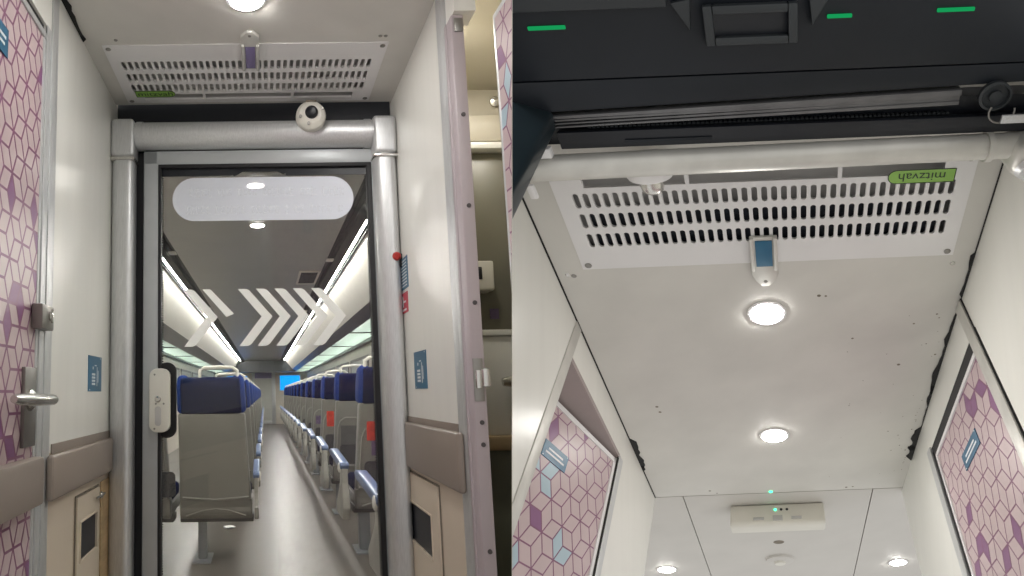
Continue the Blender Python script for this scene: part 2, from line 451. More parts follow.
def sign(room, name, label, fn, a0, a1, b0, b1, ground, strokes, th=0.002):
    """fn(a,b,h): plate with small white print strokes (a0,a1,b0,b1 in 0..1)"""
    root = empty(name, room, fn((a0 + a1) / 2, b0, 0)); tag(root, label, 'sign')
    def slab(A0, A1, B0, B1, h0, h1):
        m = MB(); P = [fn(*q) for q in ((A0, B0, h0), (A1, B0, h0), (A1, B1, h0), (A0, B1, h0), (A0, B0, h1), (A1, B0, h1), (A1, B1, h1), (A0, B1, h1))]
        vs = [m.bm.verts.new(p) for p in P]
        for f in ((0, 1, 2, 3), (4, 5, 6, 7), (0, 1, 5, 4), (1, 2, 6, 5), (2, 3, 7, 6), (3, 0, 4, 7)): m.bm.faces.new([vs[i] for i in f])
        bmesh.ops.recalc_face_normals(m.bm, faces=list(m.bm.faces)); return m
    slab(a0, a1, b0, b1, 0, th).build('plate', room, ground, root)
    m = MB()
    for x0, x1, y0, y1 in strokes:
        m.add(slab(a0 + (a1 - a0) * x0, a0 + (a1 - a0) * x1, b0 + (b1 - b0) * y0, b0 + (b1 - b0) * y1, th, th + 0.0005).bm)
    m.build('print', room, signwhite, root)
    return root
def jag(name, room, m, line, off, w0, w1, side_axis_sign, seed, label):
    """ragged dark opening along v between wall and ceiling: line = list of (v, width)"""
    rng = random.Random(seed); b = []
    for (va, wa), (vb, wb) in zip(line, line[1:]):
        n = max(1, int((vb - va) / 0.022))
        for k in range(n): b.append((va + (vb - va) * k / n, max(0.0015, (wa + (wb - wa) * k / n) * (0.55 + 0.55 * rng.random()))))
    b.append(line[-1])
    mb = MB()
    for (va, wa), (vb, wb) in zip(b, b[1:]):
        mb.prism([(off, va), (off, vb), (off + side_axis_sign * wb, vb), (off + side_axis_sign * wa, va)], 2, w0, w1)
    bmesh.ops.remove_doubles(mb.bm, verts=list(mb.bm.verts), dist=1e-6)
    return tag(mb.build(name, room, m), label, 'gap')

# =================================================================== LEFT HALL: vestibule with the coach door
F = -1.1                                                         # floor level
uL, uR, wC = -0.592, 0.542, 1.18
struct(box('floor', LR, floor_v, (-0.75, 1.1), (0.35, 2.5), (F - 0.02, F)))
# ceiling with opening for the grille
m = MB()
for u, v in (((-0.605, 0.555), (0.35, 2.09)), ((-0.605, 0.555), (2.43, 2.47)), ((-0.605, -0.515), (2.09, 2.43)), ((0.425, 0.555), (2.09, 2.43))): m.box(u, v, (wC, wC + 0.02))
struct(m.build('ceiling', LR, ceil_m))
struct(box('wall_left', LR, cream, (uL - 0.02, uL), (1.70, 2.50), (-0.155, wC)))
struct(box('wall_left_lower', LR, cream_low, (uL - 0.02, uL - 0.001), (1.70, 2.50), (F, -0.15)))
struct(box('wall_left_header', LR, cream, (uL - 0.02, uL), (0.35, 1.70), (1.025, wC)))
struct(box('wall_right', LR, cream, (uR, uR + 0.02), (1.70, 2.50), (-0.10, wC)))
struct(box('wall_right_lower', LR, cream_low, (uR + 0.001, uR + 0.02), (1.70, 2.50), (F, -0.10)))
struct(box('wall_right_header', LR, cream, (uR, uR + 0.06), (1.625, 1.70), (1.037, wC)))
# rails
def rail(nm, side, v, w, lab):
    a = uL if side < 0 else uR
    u = (a + 0.0045, a + 0.026) if side < 0 else (a - 0.026, a - 0.0045)
    return tag(MB().box(u, v, w, 0.010, seg=3).build(nm, LR, taupe), lab, 'bumper rail')
rail('bumper_rail', -1, (1.715, 2.385), (-0.278, -0.157), 'taupe padded bumper rail under the blue sign on wall beside the hexagon door')
rail('bumper_rail', 1, (1.735, 2.385), (-0.275, -0.112), 'taupe padded bumper rail on wall beside the lilac door post')
struct(box('trim_1', LR, taupe, (uL, uL + 0.004), (1.765, 2.43), (-0.158, -0.132)))
struct(box('trim_2', LR, taupe, (uR - 0.004, uR), (1.795, 2.50), (-0.115, -0.093)))
# aluminium strips
m = MB().box((uL - 0.002, uL + 0.004), (1.69, 1.742), (F, wC), 0.0015); m.box((uL - 0.004, uL + 0.001), (1.655, 1.692), (F, 1.03), 0.001)
struct(m.build('trim_3', LR, alu))
m = MB().box((uR - 0.004, uR + 0.002), (1.725, 1.785), (F, wC), 0.0015); m.box((uR - 0.006, uR + 0.004), (1.700, 1.73), (F, wC), 0.002)
struct(m.build('trim_4', LR, alu))

# --- hexagon door on the left wall
d = empty('door_1', LR, (uL, 1.2, F)); struct(d, 'pink hexagon patterned door with lever handle on the vestibule wall', 'door')
fnL = lambda a, b, h: (uL - 0.006 + h, a, b)
hex_print(fnL, 0.55, 1.640, F + 0.02, 0.985, 3, 0.06, 0.0, lw=0.0068, sx=0.82).build('door_panel', LR, HEXM, d)
m = MB(); m.box((uL - 0.03, uL), (0.55, 1.655), (0.985, 1.003), 0.002); m.box((uL - 0.03, uL - .003), (1.640, 1.655), (F + 0.02, 1.003), 0.003)
m.build('edge_trim', LR, alu, d)
box('shadow_gap', LR, rubber, (uL - 0.03, uL - 0.008), (0.55, 1.65), (1.003, 1.026), 0, d)
box('bumper_rail', LR, taupe, (uL - 0.01, uL + 0.028), (0.55, 1.645), (-0.272, -0.152), 0.010, d)
box('handle_plate', LR, steel_dk, (uL - 0.006, uL + 0.004), (1.556, 1.636), (-0.125, 0.072), 0.002, d)
m = MB(); m.tube([(uL, 1.585, -0.010), (uL + 0.045, 1.52, -0.010)], 0.014, 14); m.lathe((uL + .004, 1.59, -0.01), (1, 0, 0), [(0.027, 0), (0.027, 0.006), (0.018, 0.012), (0, 0.012)], 20)
m.tube([(uL + 0.045, 1.385, -0.006), (uL + 0.047, 1.40, -0.007), (uL + 0.048, 1.50, -0.009), (uL + 0.048, 1.63, -0.010), (uL + 0.048, 1.645, -0.010)], [0.009, 0.0125, 0.015, 0.0135, 0.010], 16)
m.build('lever_handle', LR, steel, d)
lk = box('latch_box', LR, steel_dk, (uL - 0.004, uL + 0.026), (1.603, 1.692), (0.172, 0.236), 0.004, d)
m = MB().lathe((uL + 0.026, 1.66, 0.208), (1, 0, 0), [(0.013, 0), (0.013, 0.004), (0.008, 0.006), (0, 0.006)], 16); m.box((uL + .03, uL + .034), (1.656, 1.664), (0.190, 0.226))
m.build('turn_knob', LR, steel, lk)
fs = lambda a, b, h: (uL - 0.004 + h, a, b)
sign(LR, 'door_sign', 'small blue sign high on the pink hexagon door', fs, 1.335, 1.405, 0.79, 0.86, signblue, [(0.2, 0.8, 0.55, 0.66), (0.3, 0.7, 0.3, 0.4)])
# signs on the vestibule walls
fl = lambda a, b, h: (uL + h, a, b)
pr = [(0.25, 0.50, 0.18, 0.24), (0.25, 0.50, 0.27, 0.33), (0.25, 0.50, 0.36, 0.42), (0.25, 0.50, 0.45, 0.51), (0.62, 0.66, 0.15, 0.70), (0.70, 0.74, 0.25, 0.60), (0.45, 0.6, 0.72, 0.75), (0.3, 0.36, 0.62, 0.7), (0.08, 0.12, 0.03, 0.06), (0.88, 0.92, 0.94, 0.97)]
sign(LR, 'wall_sign', 'blue sign on cream wall between hexagon door and silver post', fl, 2.12, 2.288, 0.013, 0.134, signblue, pr)
fr = lambda a, b, h: (uR - h, a, b)
sign(LR, 'wall_sign', 'blue sign on cream wall above the rail near the lilac post', fr, 2.28, 2.112, 0.008, 0.137, signblue, pr)
sign(LR, 'notice_sign', 'tall blue notice with white lines of text under red button', fr, 2.48, 2.315, 0.385, 0.505, signblue, [(0.1, 0.9, 0.08 + 0.1 * i, 0.115 + 0.1 * i) for i in range(9)])
sign(LR, 'warning_sign', 'small red warning sign below the blue notice', fr, 2.45, 2.335, 0.295, 0.372, signred, [(0.3, 0.4, 0.3, 0.85), (0.45, 0.75, 0.5, 0.6), (0.2, 0.8, 0.1, 0.2)])
b_ = empty('alarm_button', LR, (0.53, 2.47, 0.51)); tag(b_, 'round red button on black base beside the silver door post', 'button')
MB().box((0.515, 0.545), (2.40, 2.47), (0.475, 0.53), 0.006).build('base', LR, rubber, b_)
MB().lathe((0.522, 2.40, 0.515), (-0.3, -1, 0), [(0.015, 0), (0.017, 0.008), (0.016, 0.02), (0.011, 0.026), (0, 0.027)], 20).build('button_cap', LR, redbtn, b_)
# hatches
def hatch(side, v0, v1, w0, w1, x0, x1, y0, y1, lab, wood_v):
    a = uL if side < 0 else uR; s = -side
    U = lambda p, q: tuple(sorted((a + s * p, a + s * q)))
    r = empty('wall_hatch', LR, (a, (v0 + v1) / 2, w0)); tag(r, lab, 'hatch')
    m = MB(); m.box(U(-.002, 0.007), (v0, x0), (w0, w1)); m.box(U(-.002, 0.007), (x1, v1), (w0, w1)); m.box(U(-.002, 0.007), (x0, x1), (w0, y0)); m.box(U(-.002, 0.007), (x0, x1), (y1, w1))
    m.build('hatch_door', LR, cream_low, r)
    box('hatch_window', LR, black, U(0.000, 0.002), (x0, x1), (y0, y1), 0, r)
    m = MB(); t = 0.006
    for v, w in (((x0 - t, x0), (y0 - t, y1 + t)), ((x1, x1 + t), (y0 - t, y1 + t)), ((x0, x1), (y0 - t, y0)), ((x0, x1), (y1, y1 + t))): m.box(U(0.006, 0.010), v, w)
    m.build('window_rim', LR, cream_low, r)
    m = MB()
    for v, w in (((v0 - 0.007, v0), (w0, w1 + .007)), ((v1, v1 + 0.007), (w0, w1 + .007)), ((v0, v1), (w1, w1 + 0.007))): m.box(U(0.0, 0.0025), v, w)
    m.build('dark_edge', LR, stain, r)
    MB().box(U(0, 0.004), wood_v, (w0, w1 + 0.01)).build('bare_board', LR, wood, r)
    ly = (y1 + w1) / 2 + 0.01; lv = v1 + 0.005
    m = MB().lathe((a, lv, ly), (s, 0, 0), [(0.012, 0), (0.012, 0.014), (0.008, 0.018), (0, 0.018)], 14); m.box(U(0.012, 0.017), (lv - 0.075, lv + 0.04), (ly - 0.004, ly + 0.004), 0.0015)
    m.build('latch', LR, steel, r)
hatch(-1, 2.005, 2.265, F + 0.05, -0.315, 2.04, 2.232, -0.51, -0.395, 'cream hatch with dark slanted window under rail near hexagon door', (2.30, 2.42))
hatch(1, 2.035, 2.49, F + 0.05, -0.300, 2.125, 2.435, -0.54, -0.405, 'cream hatch with dark window under rail near lilac post', (2.497, 2.515))
# torn edge
jag('ceiling_gap', LR, gap_m, [(1.60, 0.002), (1.66, 0.010), (1.73, 0.010), (1.80, 0.022), (1.88, 0.018), (1.98, 0.014), (1.995, 0.002)], uL, wC - 0.003, wC + 0.001, 1, 4, 'black torn gap where ceiling meets wall above hexagon door')
# --- silver surround of the coach door
s_ = empty('door_surround', LR, (0, 2.45, F)); tag(s_, 'silver tubular metal surround framing the glass coach door', 'door surround')
MB().box((-0.590, -0.503), (2.39, 2.49), (F, 1.0), 0.030, seg=5).build('post', LR, alu, s_)
MB().box((0.448, 0.538), (2.39, 2.49), (F, 1.0), 0.030, seg=5).build('post', LR, alu, s_)
m = MB().tube([(-0.53, 2.44, 1.03), (0.50, 2.44, 1.03)], 0.055, 24)
m.build('header_bar', LR, alu, s_)
for sx, c in ((-1, -0.545), (1, 0.493)):
    m = MB().box((c - 0.046, c + 0.046), (2.380, 2.49), (0.93, 1.085), 0.016, seg=5)
    m.tube([(c - sx * .05, 2.44, 1.03), (c - sx * 0.075, 2.44, 1.03)], 0.058, 24)
    m.build('corner_joint', LR, alu, s_)
    MB().box((c - 0.05, c + 0.05), (2.382, 2.49), (0.915, 0.928), 0.004).build('clamp_band', LR, steel, s_)
# dark slot above the bar
b_ = empty('brush_strip', LR, (0, 2.5, 1.07)); tag(b_, 'dark brush strip in the slot between ceiling and silver bar', 'brush strip')
box('backing', LR, black, (-0.59, 0.54), (2.495, 2.51), (0.95, 1.21), 0, b_)
m = MB()
for i in range(90):
    x = -0.48 + 0.92 * i / 89
    m.box((x - 0.0035, x + 0.0035), (2.478, 2.486), (1.06, 1.10))
m.build('bristles', LR, rubber, b_)
# --- glass coach door
D0 = empty('door_2', LR, (0, 2.46, F)); struct(D0, 'framed glass coach door with white arrows and a long white sticker', 'door')
m = MB().box((-0.472, -0.412), (2.445, 2.485), (F + 0.01, 0.972), 0.006); m.box((-0.472, 0.462), (2.445, 2.485), (0.912, 0.972), 0.006); m.box((0.442, 0.47), (2.445, 2.485), (F + 0.01, 0.972), 0.004)
m.box((-0.412, 0.442), (2.445, 2.485), (F + 0.01, F + 0.14), 0.004)
m.build('door_frame', LR, doorgrey, D0)
m = MB().box((-0.412, -0.400), (2.440, 2.480), (F + .14, 0.912), 0.003); m.box((0.424, 0.444), (2.440, 2.480), (F + .14, 0.912), 0.003); m.box((-0.412, 0.444), (2.440, 2.480), (0.898, 0.914), 0.003)
m.box((-0.505, -0.472), (2.47, 2.49), (F, 0.972))
m.build('gasket', LR, rubber, D0)
box('glass_pane', LR, glass, (-0.402, 0.428), (2.458, 2.464), (F + .14, 0.90), 0, D0)
m = MB()
m.prism([(-0.402, 0.90), (-0.402, 0.868), (-0.125, 0.869), (-0.115, 0.872), (-0.108, 0.866), (-0.090, 0.874), (-0.075, 0.884), (0.06, 0.884), (0.075, 0.880), (0.09, 0.872), (0.098, 0.876), (0.10, 0.868), (0.426, 0.867), (0.426, 0.90)], 1, 2.4555, 2.4575)
m.build('black_film_strip', LR, black, D0)
m = MB()
for i in range(210):
    w = F + 0.2 + i * 0.0094
    if w > 0.86: break
    for u in (-0.3955, 0.4195): m.box((u - 0.0028, u + 0.0028), (2.4565, 2.4578), (w, w + 0.0045))
m.build('dotted_border', LR, rubber, D0)
pl = MB().prism(rounded(-0.357, 0.370, 0.683, 0.861, 0.0885, 10), 1, 2.4555, 2.4575).build('long_white_sticker', LR, frost, D0)
m = MB(); rng = random.Random(5)
for row, x0 in ((0.800, -0.29), (0.728, -0.30)):
    x = x0
    while x < 0.33:
        lw = rng.choice((0.012, 0.016, 0.02)); h = rng.choice((0.028, 0.034, 0.04))
        m.box((x, x + lw * 0.35), (2.4546, 2.4552), (row - h / 2, row + h / 2)); m.box((x + lw * .35, x + lw), (2.4546, 2.4552), (row - h / 2, row - h / 2 + 0.007)); m.box((x + lw * .35, x + lw), (2.4546, 2.4552), (row + .005, row + 0.012))
        x += lw + 0.006 + (0.02 if rng.random() < .18 else 0)
m.build('faded_lettering', LR, ghost, pl)
def arrow(x0, top=0.407, mid=0.297, bot=0.182, t=0.043, dx=0.092, half=False):
    if half: return [(x0, top), (x0 + 0.030, top), (x0 + 0.036, top - 0.004), (x0 + 0.124, mid + 0.012), (x0 + 0.094, mid)]
    return [(x0, top), (x0 + 0.031, top), (x0 + 0.039, top - 0.0025), (x0 + 0.047, top - 0.008), (x0 + dx + t, mid), (x0 + 0.052, bot + 0.009), (x0 + 0.044, bot + 0.003), (x0 + 0.035, bot), (x0 + 0.003, bot), (x0 + dx, mid)]
for x0 in (-0.315, -0.100, -0.0285, 0.0445, 0.117, 0.189):
    MB().prism(arrow(x0), 1, 2.4555, 2.4575).build('white_arrow', LR, chev, D0)
MB().prism(arrow(-0.240, half=True), 1, 2.4555, 2.4575).build('white_arrow', LR, chev, D0)
MB().prism(rounded(-0.412, -0.342, -0.165, 0.122, 0.034), 1, 2.446, 2.462).build('handle_surround', LR, rubber, D0)
hp = MB().prism(rounded(-0.441, -0.362, -0.142, 0.098, 0.030), 1, 2.415, 2.447, 0.006, seg=3).build('handle_plate', LR, offwhite, D0)
m = MB().prism(rounded(-0.418, -0.395, -0.118, -0.045, 0.011), 1, 2.412, 2.4165); m.build('finger_slot', LR, duct, hp)
MB().lathe((-0.407, 2.415, -0.018), (0, -1, 0), [(0.012, 0), (0.012, 0.004), (0.008, 0.006), (0, 0.006)], 18).build('key_lock', LR, steel, hp)
for u, w in ((-0.42, 0.075), (-0.415, -0.035), (-0.385, -0.035), (-0.42, -0.128)):
    MB().lathe((u, 2.415, w), (0, -1, 0), [(0.004, 0), (0.003, 0.002), (0, 0.002)], 10).build('screw', LR, steel_dk, hp)
# --- dome camera
cm = empty('dome_camera', LR, (0.208, 2.46, 1.10)); tag(cm, 'round cream dome camera above the glass door, against dark slot', 'security camera')
cc = Vector((0.201, 2.352, 1.078)); ax = Vector((0, -1, -0.12))
MB().lathe(cc + Vector((0, .05, 0)), ax, [(0.059, 0.02), (0.059, 0.04), (0.054, 0.055), (0.039, 0.066), (0.025, 0.068)], 40).build('housing', LR, offwhite, cm)
MB().lathe(cc, ax, [(0.026, 0.012), (0.024, 0.026), (0.016, 0.036), (0, 0.040)], 28).build('lens_dome', LR, black, cm)
for a in (20, 200, 255):
    p = cc + Vector((0.045 * math.cos(math.radians(a)), -0.014 + .002, 0.045 * math.sin(math.radians(a))))
    MB().lathe(p, ax, [(0.006, -.006), (0.006, 0.004), (0, 0.004)], 12).build('screw_hole', LR, steel_dk, cm)
MB().box((cc.x - .02, cc.x + .02), (cc.y - .018, cc.y - .006), (cc.z + .043, cc.z + .048)).build('maker_mark', LR, stain, cm)
# --- vent + lights
vent(LR, 'ceiling_grille', 'white slotted ceiling grille above the glass coach door', -0.535, 0.445, 2.02, 2.448, wC, False)
clip_bracket(LR, 'grey metal clip with dark insert near the lit lamp, on grille above glass door', -0.060, 0.002, 1.93, 2.165, wC, -1)
downlight(LR, (-0.035, 1.775, wC), 'round lit ceiling lamp in front of the grille above the glass door', lamp_v, 0.05)
downlight(LR, (-0.035, 0.95, wC), 'round lit ceiling lamp overhead in the vestibule, nearer than the grille', lamp_v, 0.05)
for i, (u, v) in enumerate(((-0.48, 1.99), (0.41, 1.985), (0.428, 1.985))):
    tag(MB().lathe((u, v, wC), (0, 0, -1), [(0.007, 0), (0.006, 0.002), (0, 0.002)], 12).build('ceiling_screw', LR, steel_dk), ('dark ceiling screw at the grille corner by hexagon door', 'dark ceiling screw off grille corner, first of a pair', 'dark ceiling screw off grille corner, nearest the lilac post')[i], 'screw')

# --- lilac jamb with lock, hexagon leaf and the pantry behind it
j = empty('door_jamb', LR, (uR, 1.6, F)); tag(j, 'lilac painted door post with screws and steel lock keep', 'door post')
m = MB().box((uR - 0.004, uR + 0.030), (1.642, 1.688), (F, 1.036), 0.003); m.box((uR - 0.006, uR + 0.02), (1.688, 1.708), (F, 1.036), 0.002)
m.build('post', LR, lilac, j)
for w in (0.745, 0.49, 0.228, -0.082, -0.138, -0.40):
    MB().lathe((uR + 0.014, 1.642, w), (0, -1, 0), [(0.0062, 0), (0.0055, 0.003), (0, 0.003)], 12).build('screw', LR, dark_screw, j)
MB().box((uR - 0.002, uR + 0.024), (1.639, 1.643), (-0.028, 0.082), 0.001).build('lock_keep', LR, steel_dk, j)
m = MB().box((uR + .002, uR + 0.018), (1.632, 1.640), (0.004, 0.052), 0.003); m.box((uR + 0.015, uR + 0.038), (1.622, 1.640), (0.008, 0.056), 0.005)
m.build('latch_tongue', LR, steel, j)
box('top_bracket', LR, steel_dk, (uR + 0.002, uR + 0.026), (1.638, 1.643), (0.985, 1.025), 0.002, j)
lf = empty('door_3', LR, (0.6, 1.4, F)); struct(lf, 'pink hexagon door leaf standing open beside the lilac post', 'door')
hex_print(lambda a, b, h: (0.60 - h, a, b), 0.9, 1.492, F + 0.02, 0.93, 11, 0.05, 0.07, sx=0.82).build('door_panel', LR, HEXM, lf)
m = MB().box((0.599, 0.63), (1.492, 1.505), (F + .02, 0.945), 0.002); m.box((0.599, 0.63), (0.9, 1.505), (0.93, 0.945), 0.002)
m.build('edge_trim', LR, alu, lf)
# pantry
struct(box('ceiling_pantry', LR, pantry, (0.56, 1.2), (0.9, 2.5), (1.19, 1.21)))
struct(box('wall_pantry_back', LR, pantry, (0.56, 1.2), (2.40, 2.42), (F, 1.19)))
tag(MB().box((0.70, 1.2), (2.345, 2.40), (0.955, 1.06), 0.004).build('upper_cupboard', LR, pantry), 'cream cupboard front over the olive mirror panel behind lilac post', 'cupboard')
tag(box('light_strip', LR, cream, (0.70, 1.2), (2.335, 2.40), (0.922, 0.948), 0.003), 'pale strip along the top of the olive mirror panel', 'strip')
tag(box('mirror_panel', LR, olive, (0.70, 1.2), (2.385, 2.40), (0.222, 0.92), 0.002), 'dark olive mirror panel in the pantry behind lilac post', 'mirror')
tag(box('shelf_ledge', LR, cream, (0.70, 1.2), (2.34, 2.40), (0.200, 0.223), 0.003), 'pale narrow ledge under the olive mirror panel', 'ledge')
cb = empty('cupboard', LR, (0.9, 2.37, -0.163)); tag(cb, 'cream cupboard with steel lever handle under the pale ledge', 'cupboard')
box('cupboard_door', LR, cream, (0.70, 1.2), (2.35, 2.40), (-0.163, 0.198), 0.004, cb)
m = MB().tube([(0.868, 2.315, 0.028), (0.90, 2.312, 0.031), (1.0, 2.312, 0.031)], [0.015, 0.021, 0.022], 14); m.tube([(0.98, 2.35, 0.031), (0.98, 2.312, 0.031)], 0.014, 12)
m.build('lever_handle', LR, steel, cb)
tag(box('countertop', LR, counter, (0.70, 1.2), (2.28, 2.40), (-0.213, -0.163), 0.006), 'wood coloured counter edge below the cream cupboard', 'counter')
tag(box('base_panel', LR, pantry_dk, (0.70, 1.2), (2.33, 2.40), (F, -0.213), 0.003), 'greenish base panel under the wooden counter', 'panel')
ds = empty('soap_dispenser', LR, (0.84, 2.37, 0.36)); tag(ds, 'white wall dispenser with dark window in front of olive mirror', 'dispenser')
MB().box((0.765, 0.858), (2.30, 2.385), (0.365, 0.476), 0.008, seg=3).build('body', LR, offwhite, ds)
box('sight_window', LR, rubber, (0.782, 0.812), (2.296, 2.301), (0.405, 0.452), 0.003, ds)
tag(box('sticker_reflection', LR, posterd, (0.862, 0.895), (2.380, 2.386), (0.267, 0.306)), 'small dark red patch painted as a sticker reflection in the olive mirror panel', 'sticker')  # flat patch painting a sticker's reflection onto the mirror
downlight(LR, (0.605, 1.95, 1.19), 'lit lamp in the pantry ceiling behind the hexagon leaf', lamp_p, 0.05)
tag(MB().lathe((0.935, 2.39, 1.235 - .1), (0, -1, -.2), [(0.02, 0), (0.02, 0.01), (0.012, 0.014), (0, 0.014)], 18).build('chrome_disc', LR, steel), 'small round chrome knob beside the open hexagon leaf', 'disc')  # plain chrome disc in front of the pantry back wall

# =================================================================== COACH behind the glass
V0, V1 = 2.50, 22.9
struct(box('floor_coach', LR, floor_m, (-1.85, 1.55), (V0, V1), (F - 0.02, F)))
struct(box('ceiling_coach', LR, coach_ceil, (-0.69, 0.55), (V0, V1), (1.115, 1.135)))
struct(MB().prism([(0.545, 1.115), (0.56, 1.115), (0.60, 1.15), (0.735, 1.15), (0.735, 1.17), (0.545, 1.17)], 1, V0, V1).box((0.716, 0.735), (V0, V1), (1.092, 1.15)).box((0.60, 0.61), (V0, V1), (1.10, 1.15)).box((0.61, 0.6795), (V0, V1), (1.1035, 1.15)).box((0.6975, 0.716), (V0, V1), (1.1035, 1.15)).build('ceiling_channel_right', LR, channel))
struct(MB().prism([(-0.685, 1.115), (-0.70, 1.115), (-0.74, 1.15), (-0.875, 1.15), (-0.875, 1.17), (-0.685, 1.17)], 1, V0, V1).box((-0.875, -0.854), (V0, V1), (1.092, 1.15)).box((-0.75, -0.74), (V0, V1), (1.10, 1.15)).box((-0.8155, -0.75), (V0, V1), (1.1035, 1.15)).box((-0.854, -0.8335), (V0, V1), (1.1035, 1.15)).build('ceiling_channel_left', LR, channel))
tag(box('strip_light', LR, lamp_c, (0.680, 0.697), (2.7, V1 - 1.3), (1.104, 1.111)), 'long lit strip light over the seats with advert posters', 'strip light')
tag(box('strip_light', LR, lamp_c, (-0.833, -0.816), (2.7, V1 - 1.3), (1.104, 1.111)), 'long lit strip light over the seats beside the door handle', 'strip light')
struct(MB().prism([(0.735, 1.09), (0.955, 0.80), (0.955, 0.815), (0.745, 1.10)], 1, V0, V1).build('ceiling_cove_right', LR, cove_m))
struct(MB().prism([(-0.875, 1.09), (-1.135, 0.80), (-1.135, 0.815), (-0.885, 1.10)], 1, V0, V1).build('ceiling_cove_left', LR, cove_m))
struct(box('wall_coach_right', LR, coach_wall, (1.53, 1.55), (4.6, V1), (F, 1.2)))
struct(box('wall_coach_left', LR, coach_wall, (-1.83, -1.81), (V0, V1), (F, 1.2)))
m = MB().box((-1.83, -0.60), (2.50, 2.52), (F, 1.25)); m.box((0.545, 0.92), (2.50, 2.52), (F, 1.25)); m.box((-0.6, 0.545), (2.51, 2.53), (1.0, 1.25))
struct(m.build('wall_coach_front', LR, coach_wall))
for k, (side, a) in enumerate(((1, 1.53), (-1, -1.81))):
    for i in range(8):
        v0 = 4.9 + i * 2.2
        if v0 + 1.9 > V1: break
        U = lambda p, q: tuple(sorted((a - side * p, a - side * q)))
        wn = empty('window_%d' % (k * 8 + i + 1), LR, (a, v0 + 0.9, -0.15)); tag(wn, kind='structure')
        box('window_blind', LR, blind, U(0.0, 0.006), (v0, v0 + 1.8), (-0.15, 0.50), 0, wn)
        m = MB()
        for v, w in (((v0 - .04, v0), (-.19, .54)), ((v0 + 1.8, v0 + 1.84), (-.19, .54)), ((v0, v0 + 1.8), (-.19, -.15)), ((v0, v0 + 1.8), (.50, .54))): m.box(U(0, 0.014), v, w)
        m.build('window_frame', LR, seat_grey, wn)
for side, (ui, uo, ub), lab in ((1, (1.085, 1.46, 0.955), 'glass luggage rack above the seats with advert posters'), (-1, (-1.386, -1.76, -1.135), 'glass luggage rack above the seats beside the door handle')):
    rk = empty('luggage_rack', LR, ((ui + uo) / 2, 12, 0.74)); tag(rk, lab, 'luggage rack')
    MB().prism([(ub, 0.80), (ui, 0.735), (ui, 0.75), (ub, 0.815)], 1, 3.2 if side > 0 else V0, V1).build('front_band', LR, band_m, rk)
    MB().box(tuple(sorted((uo, 1.53 * side if side > 0 else -1.81))), (4.6 if side > 0 else V0, V1), (0.70, 0.75)).build('wall_rail', LR, band_m, rk)
    for i in range(9):
        v0 = 3.2 + 2.37 * i + (0.0 if side > 0 else -0.25); v1 = min(v0 + 2.31, V1)
        if v0 > V1 - .2: break
        box('glass_shelf', LR, rackglass, tuple(sorted((ui, uo))), (max(v0, 3.9 if side > 0 else 2.6), v1), (0.738, 0.744), 0, rk)
        MB().box(tuple(sorted((ui, uo))), (v1, v1 + 0.05), (0.728, 0.75)).build('cross_bar', LR, seat_dk, rk)
    tag(box('rack_fill_light', LR, fill_rack, tuple(sorted((uo - side * 0.06, uo - side * 0.02))), (4.6 if side > 0 else V0, V1 - .3), (0.93, 0.945)), 'unseen strip added to brighten the ' + lab, 'strip light')  # glowing strip added out of view so the rack glass looks bright
for i, v in enumerate((3.30, 4.12)):
    downlight(LR, (-0.03, v, 1.115), ('small lit spot added as a lamp reflection in the long white sticker', 'small lit ceiling lamp in coach just below the white sticker', 'small coach ceiling lamp between arrows, third from glass door', 'small coach ceiling lamp behind arrows, fourth from glass door', 'small coach ceiling lamp far along the coach, fifth from door')[i], lamp_s, 0.045, 'coach ceiling lamps')  # first one stands in for the vestibule lamp's reflection in the door glass
hv = empty('ceiling_hatch', LR, (0.45, 6.1, 1.115)); tag(hv, 'square framed hatch in the coach ceiling beside the strip light', 'ceiling hatch')
m = MB()
for u, v in (((0.34, 0.36), (5.75, 6.45)), ((0.52, 0.54), (5.75, 6.45)), ((0.36, 0.52), (5.75, 5.80)), ((0.36, 0.52), (6.40, 6.45))): m.box(u, v, (1.107, 1.116))
m.build('hatch_frame', LR, coach_wall, hv)
m = MB().box((0.36, 0.52), (5.8, 6.4), (1.111, 1.1145)); m.box((0.39, 0.49), (5.9, 6.3), (1.108, 1.112)); m.build('hatch_plate', LR, channel, hv)
for i, (u, v) in enumerate(((-0.72, 4.9), (0.575, 5.25), (0.575, 8.6), (-0.72, 8.2))):
    tag(MB().box((u - 0.035, u + 0.035), (v - 0.05, v + 0.05), (1.100, 1.112), 0.004).build('sensor_plate', LR, offwhite), ('small pale plate in the light channel by the cream cove and handle', 'small pale plate in the light channel beside the ceiling hatch', 'small pale plate in light channel beyond the ceiling hatch', 'small pale plate far along light channel above the handle side')[i], 'plate')
# far end
m = MB().box((-1.83, -0.47), (V1, V1 + .03), (F, 1.2)); m.box((0.38, 1.53), (V1, V1 + .03), (F, 1.2)); m.box((-0.47, 0.38), (V1, V1 + .03), (0.8, 1.2))
struct(m.build('wall_coach_end', LR, coach_wall))
struct(MB().prism([(-1.0, 0.72), (1.05, 0.72), (1.18, 0.92), (1.0, 1.12), (-0.6, 1.12), (-0.95, 0.95)], 1, V1 - 1.2, V1 - 0.01).build('ceiling_end_soffit', LR, slate))
ed = empty('door_4', LR, (-0.05, V1, F)); struct(ed, 'glass end door at the far end of the coach', 'door')
m = MB()
for u, w in (((-0.47, -0.38), (F, 0.8)), ((0.24, 0.38), (F, 0.8)), ((-0.38, 0.24), (0.5, 0.8)), ((-0.38, 0.24), (F, F + .12))): m.box(u, (V1 - .02, V1 + .03), w, 0.01)
m.build('door_frame', LR, alu, ed)
box('glass_pane', LR, blind, (-0.38, 0.24), (V1, V1 + .02), (F + .12, 0.5), 0, ed)
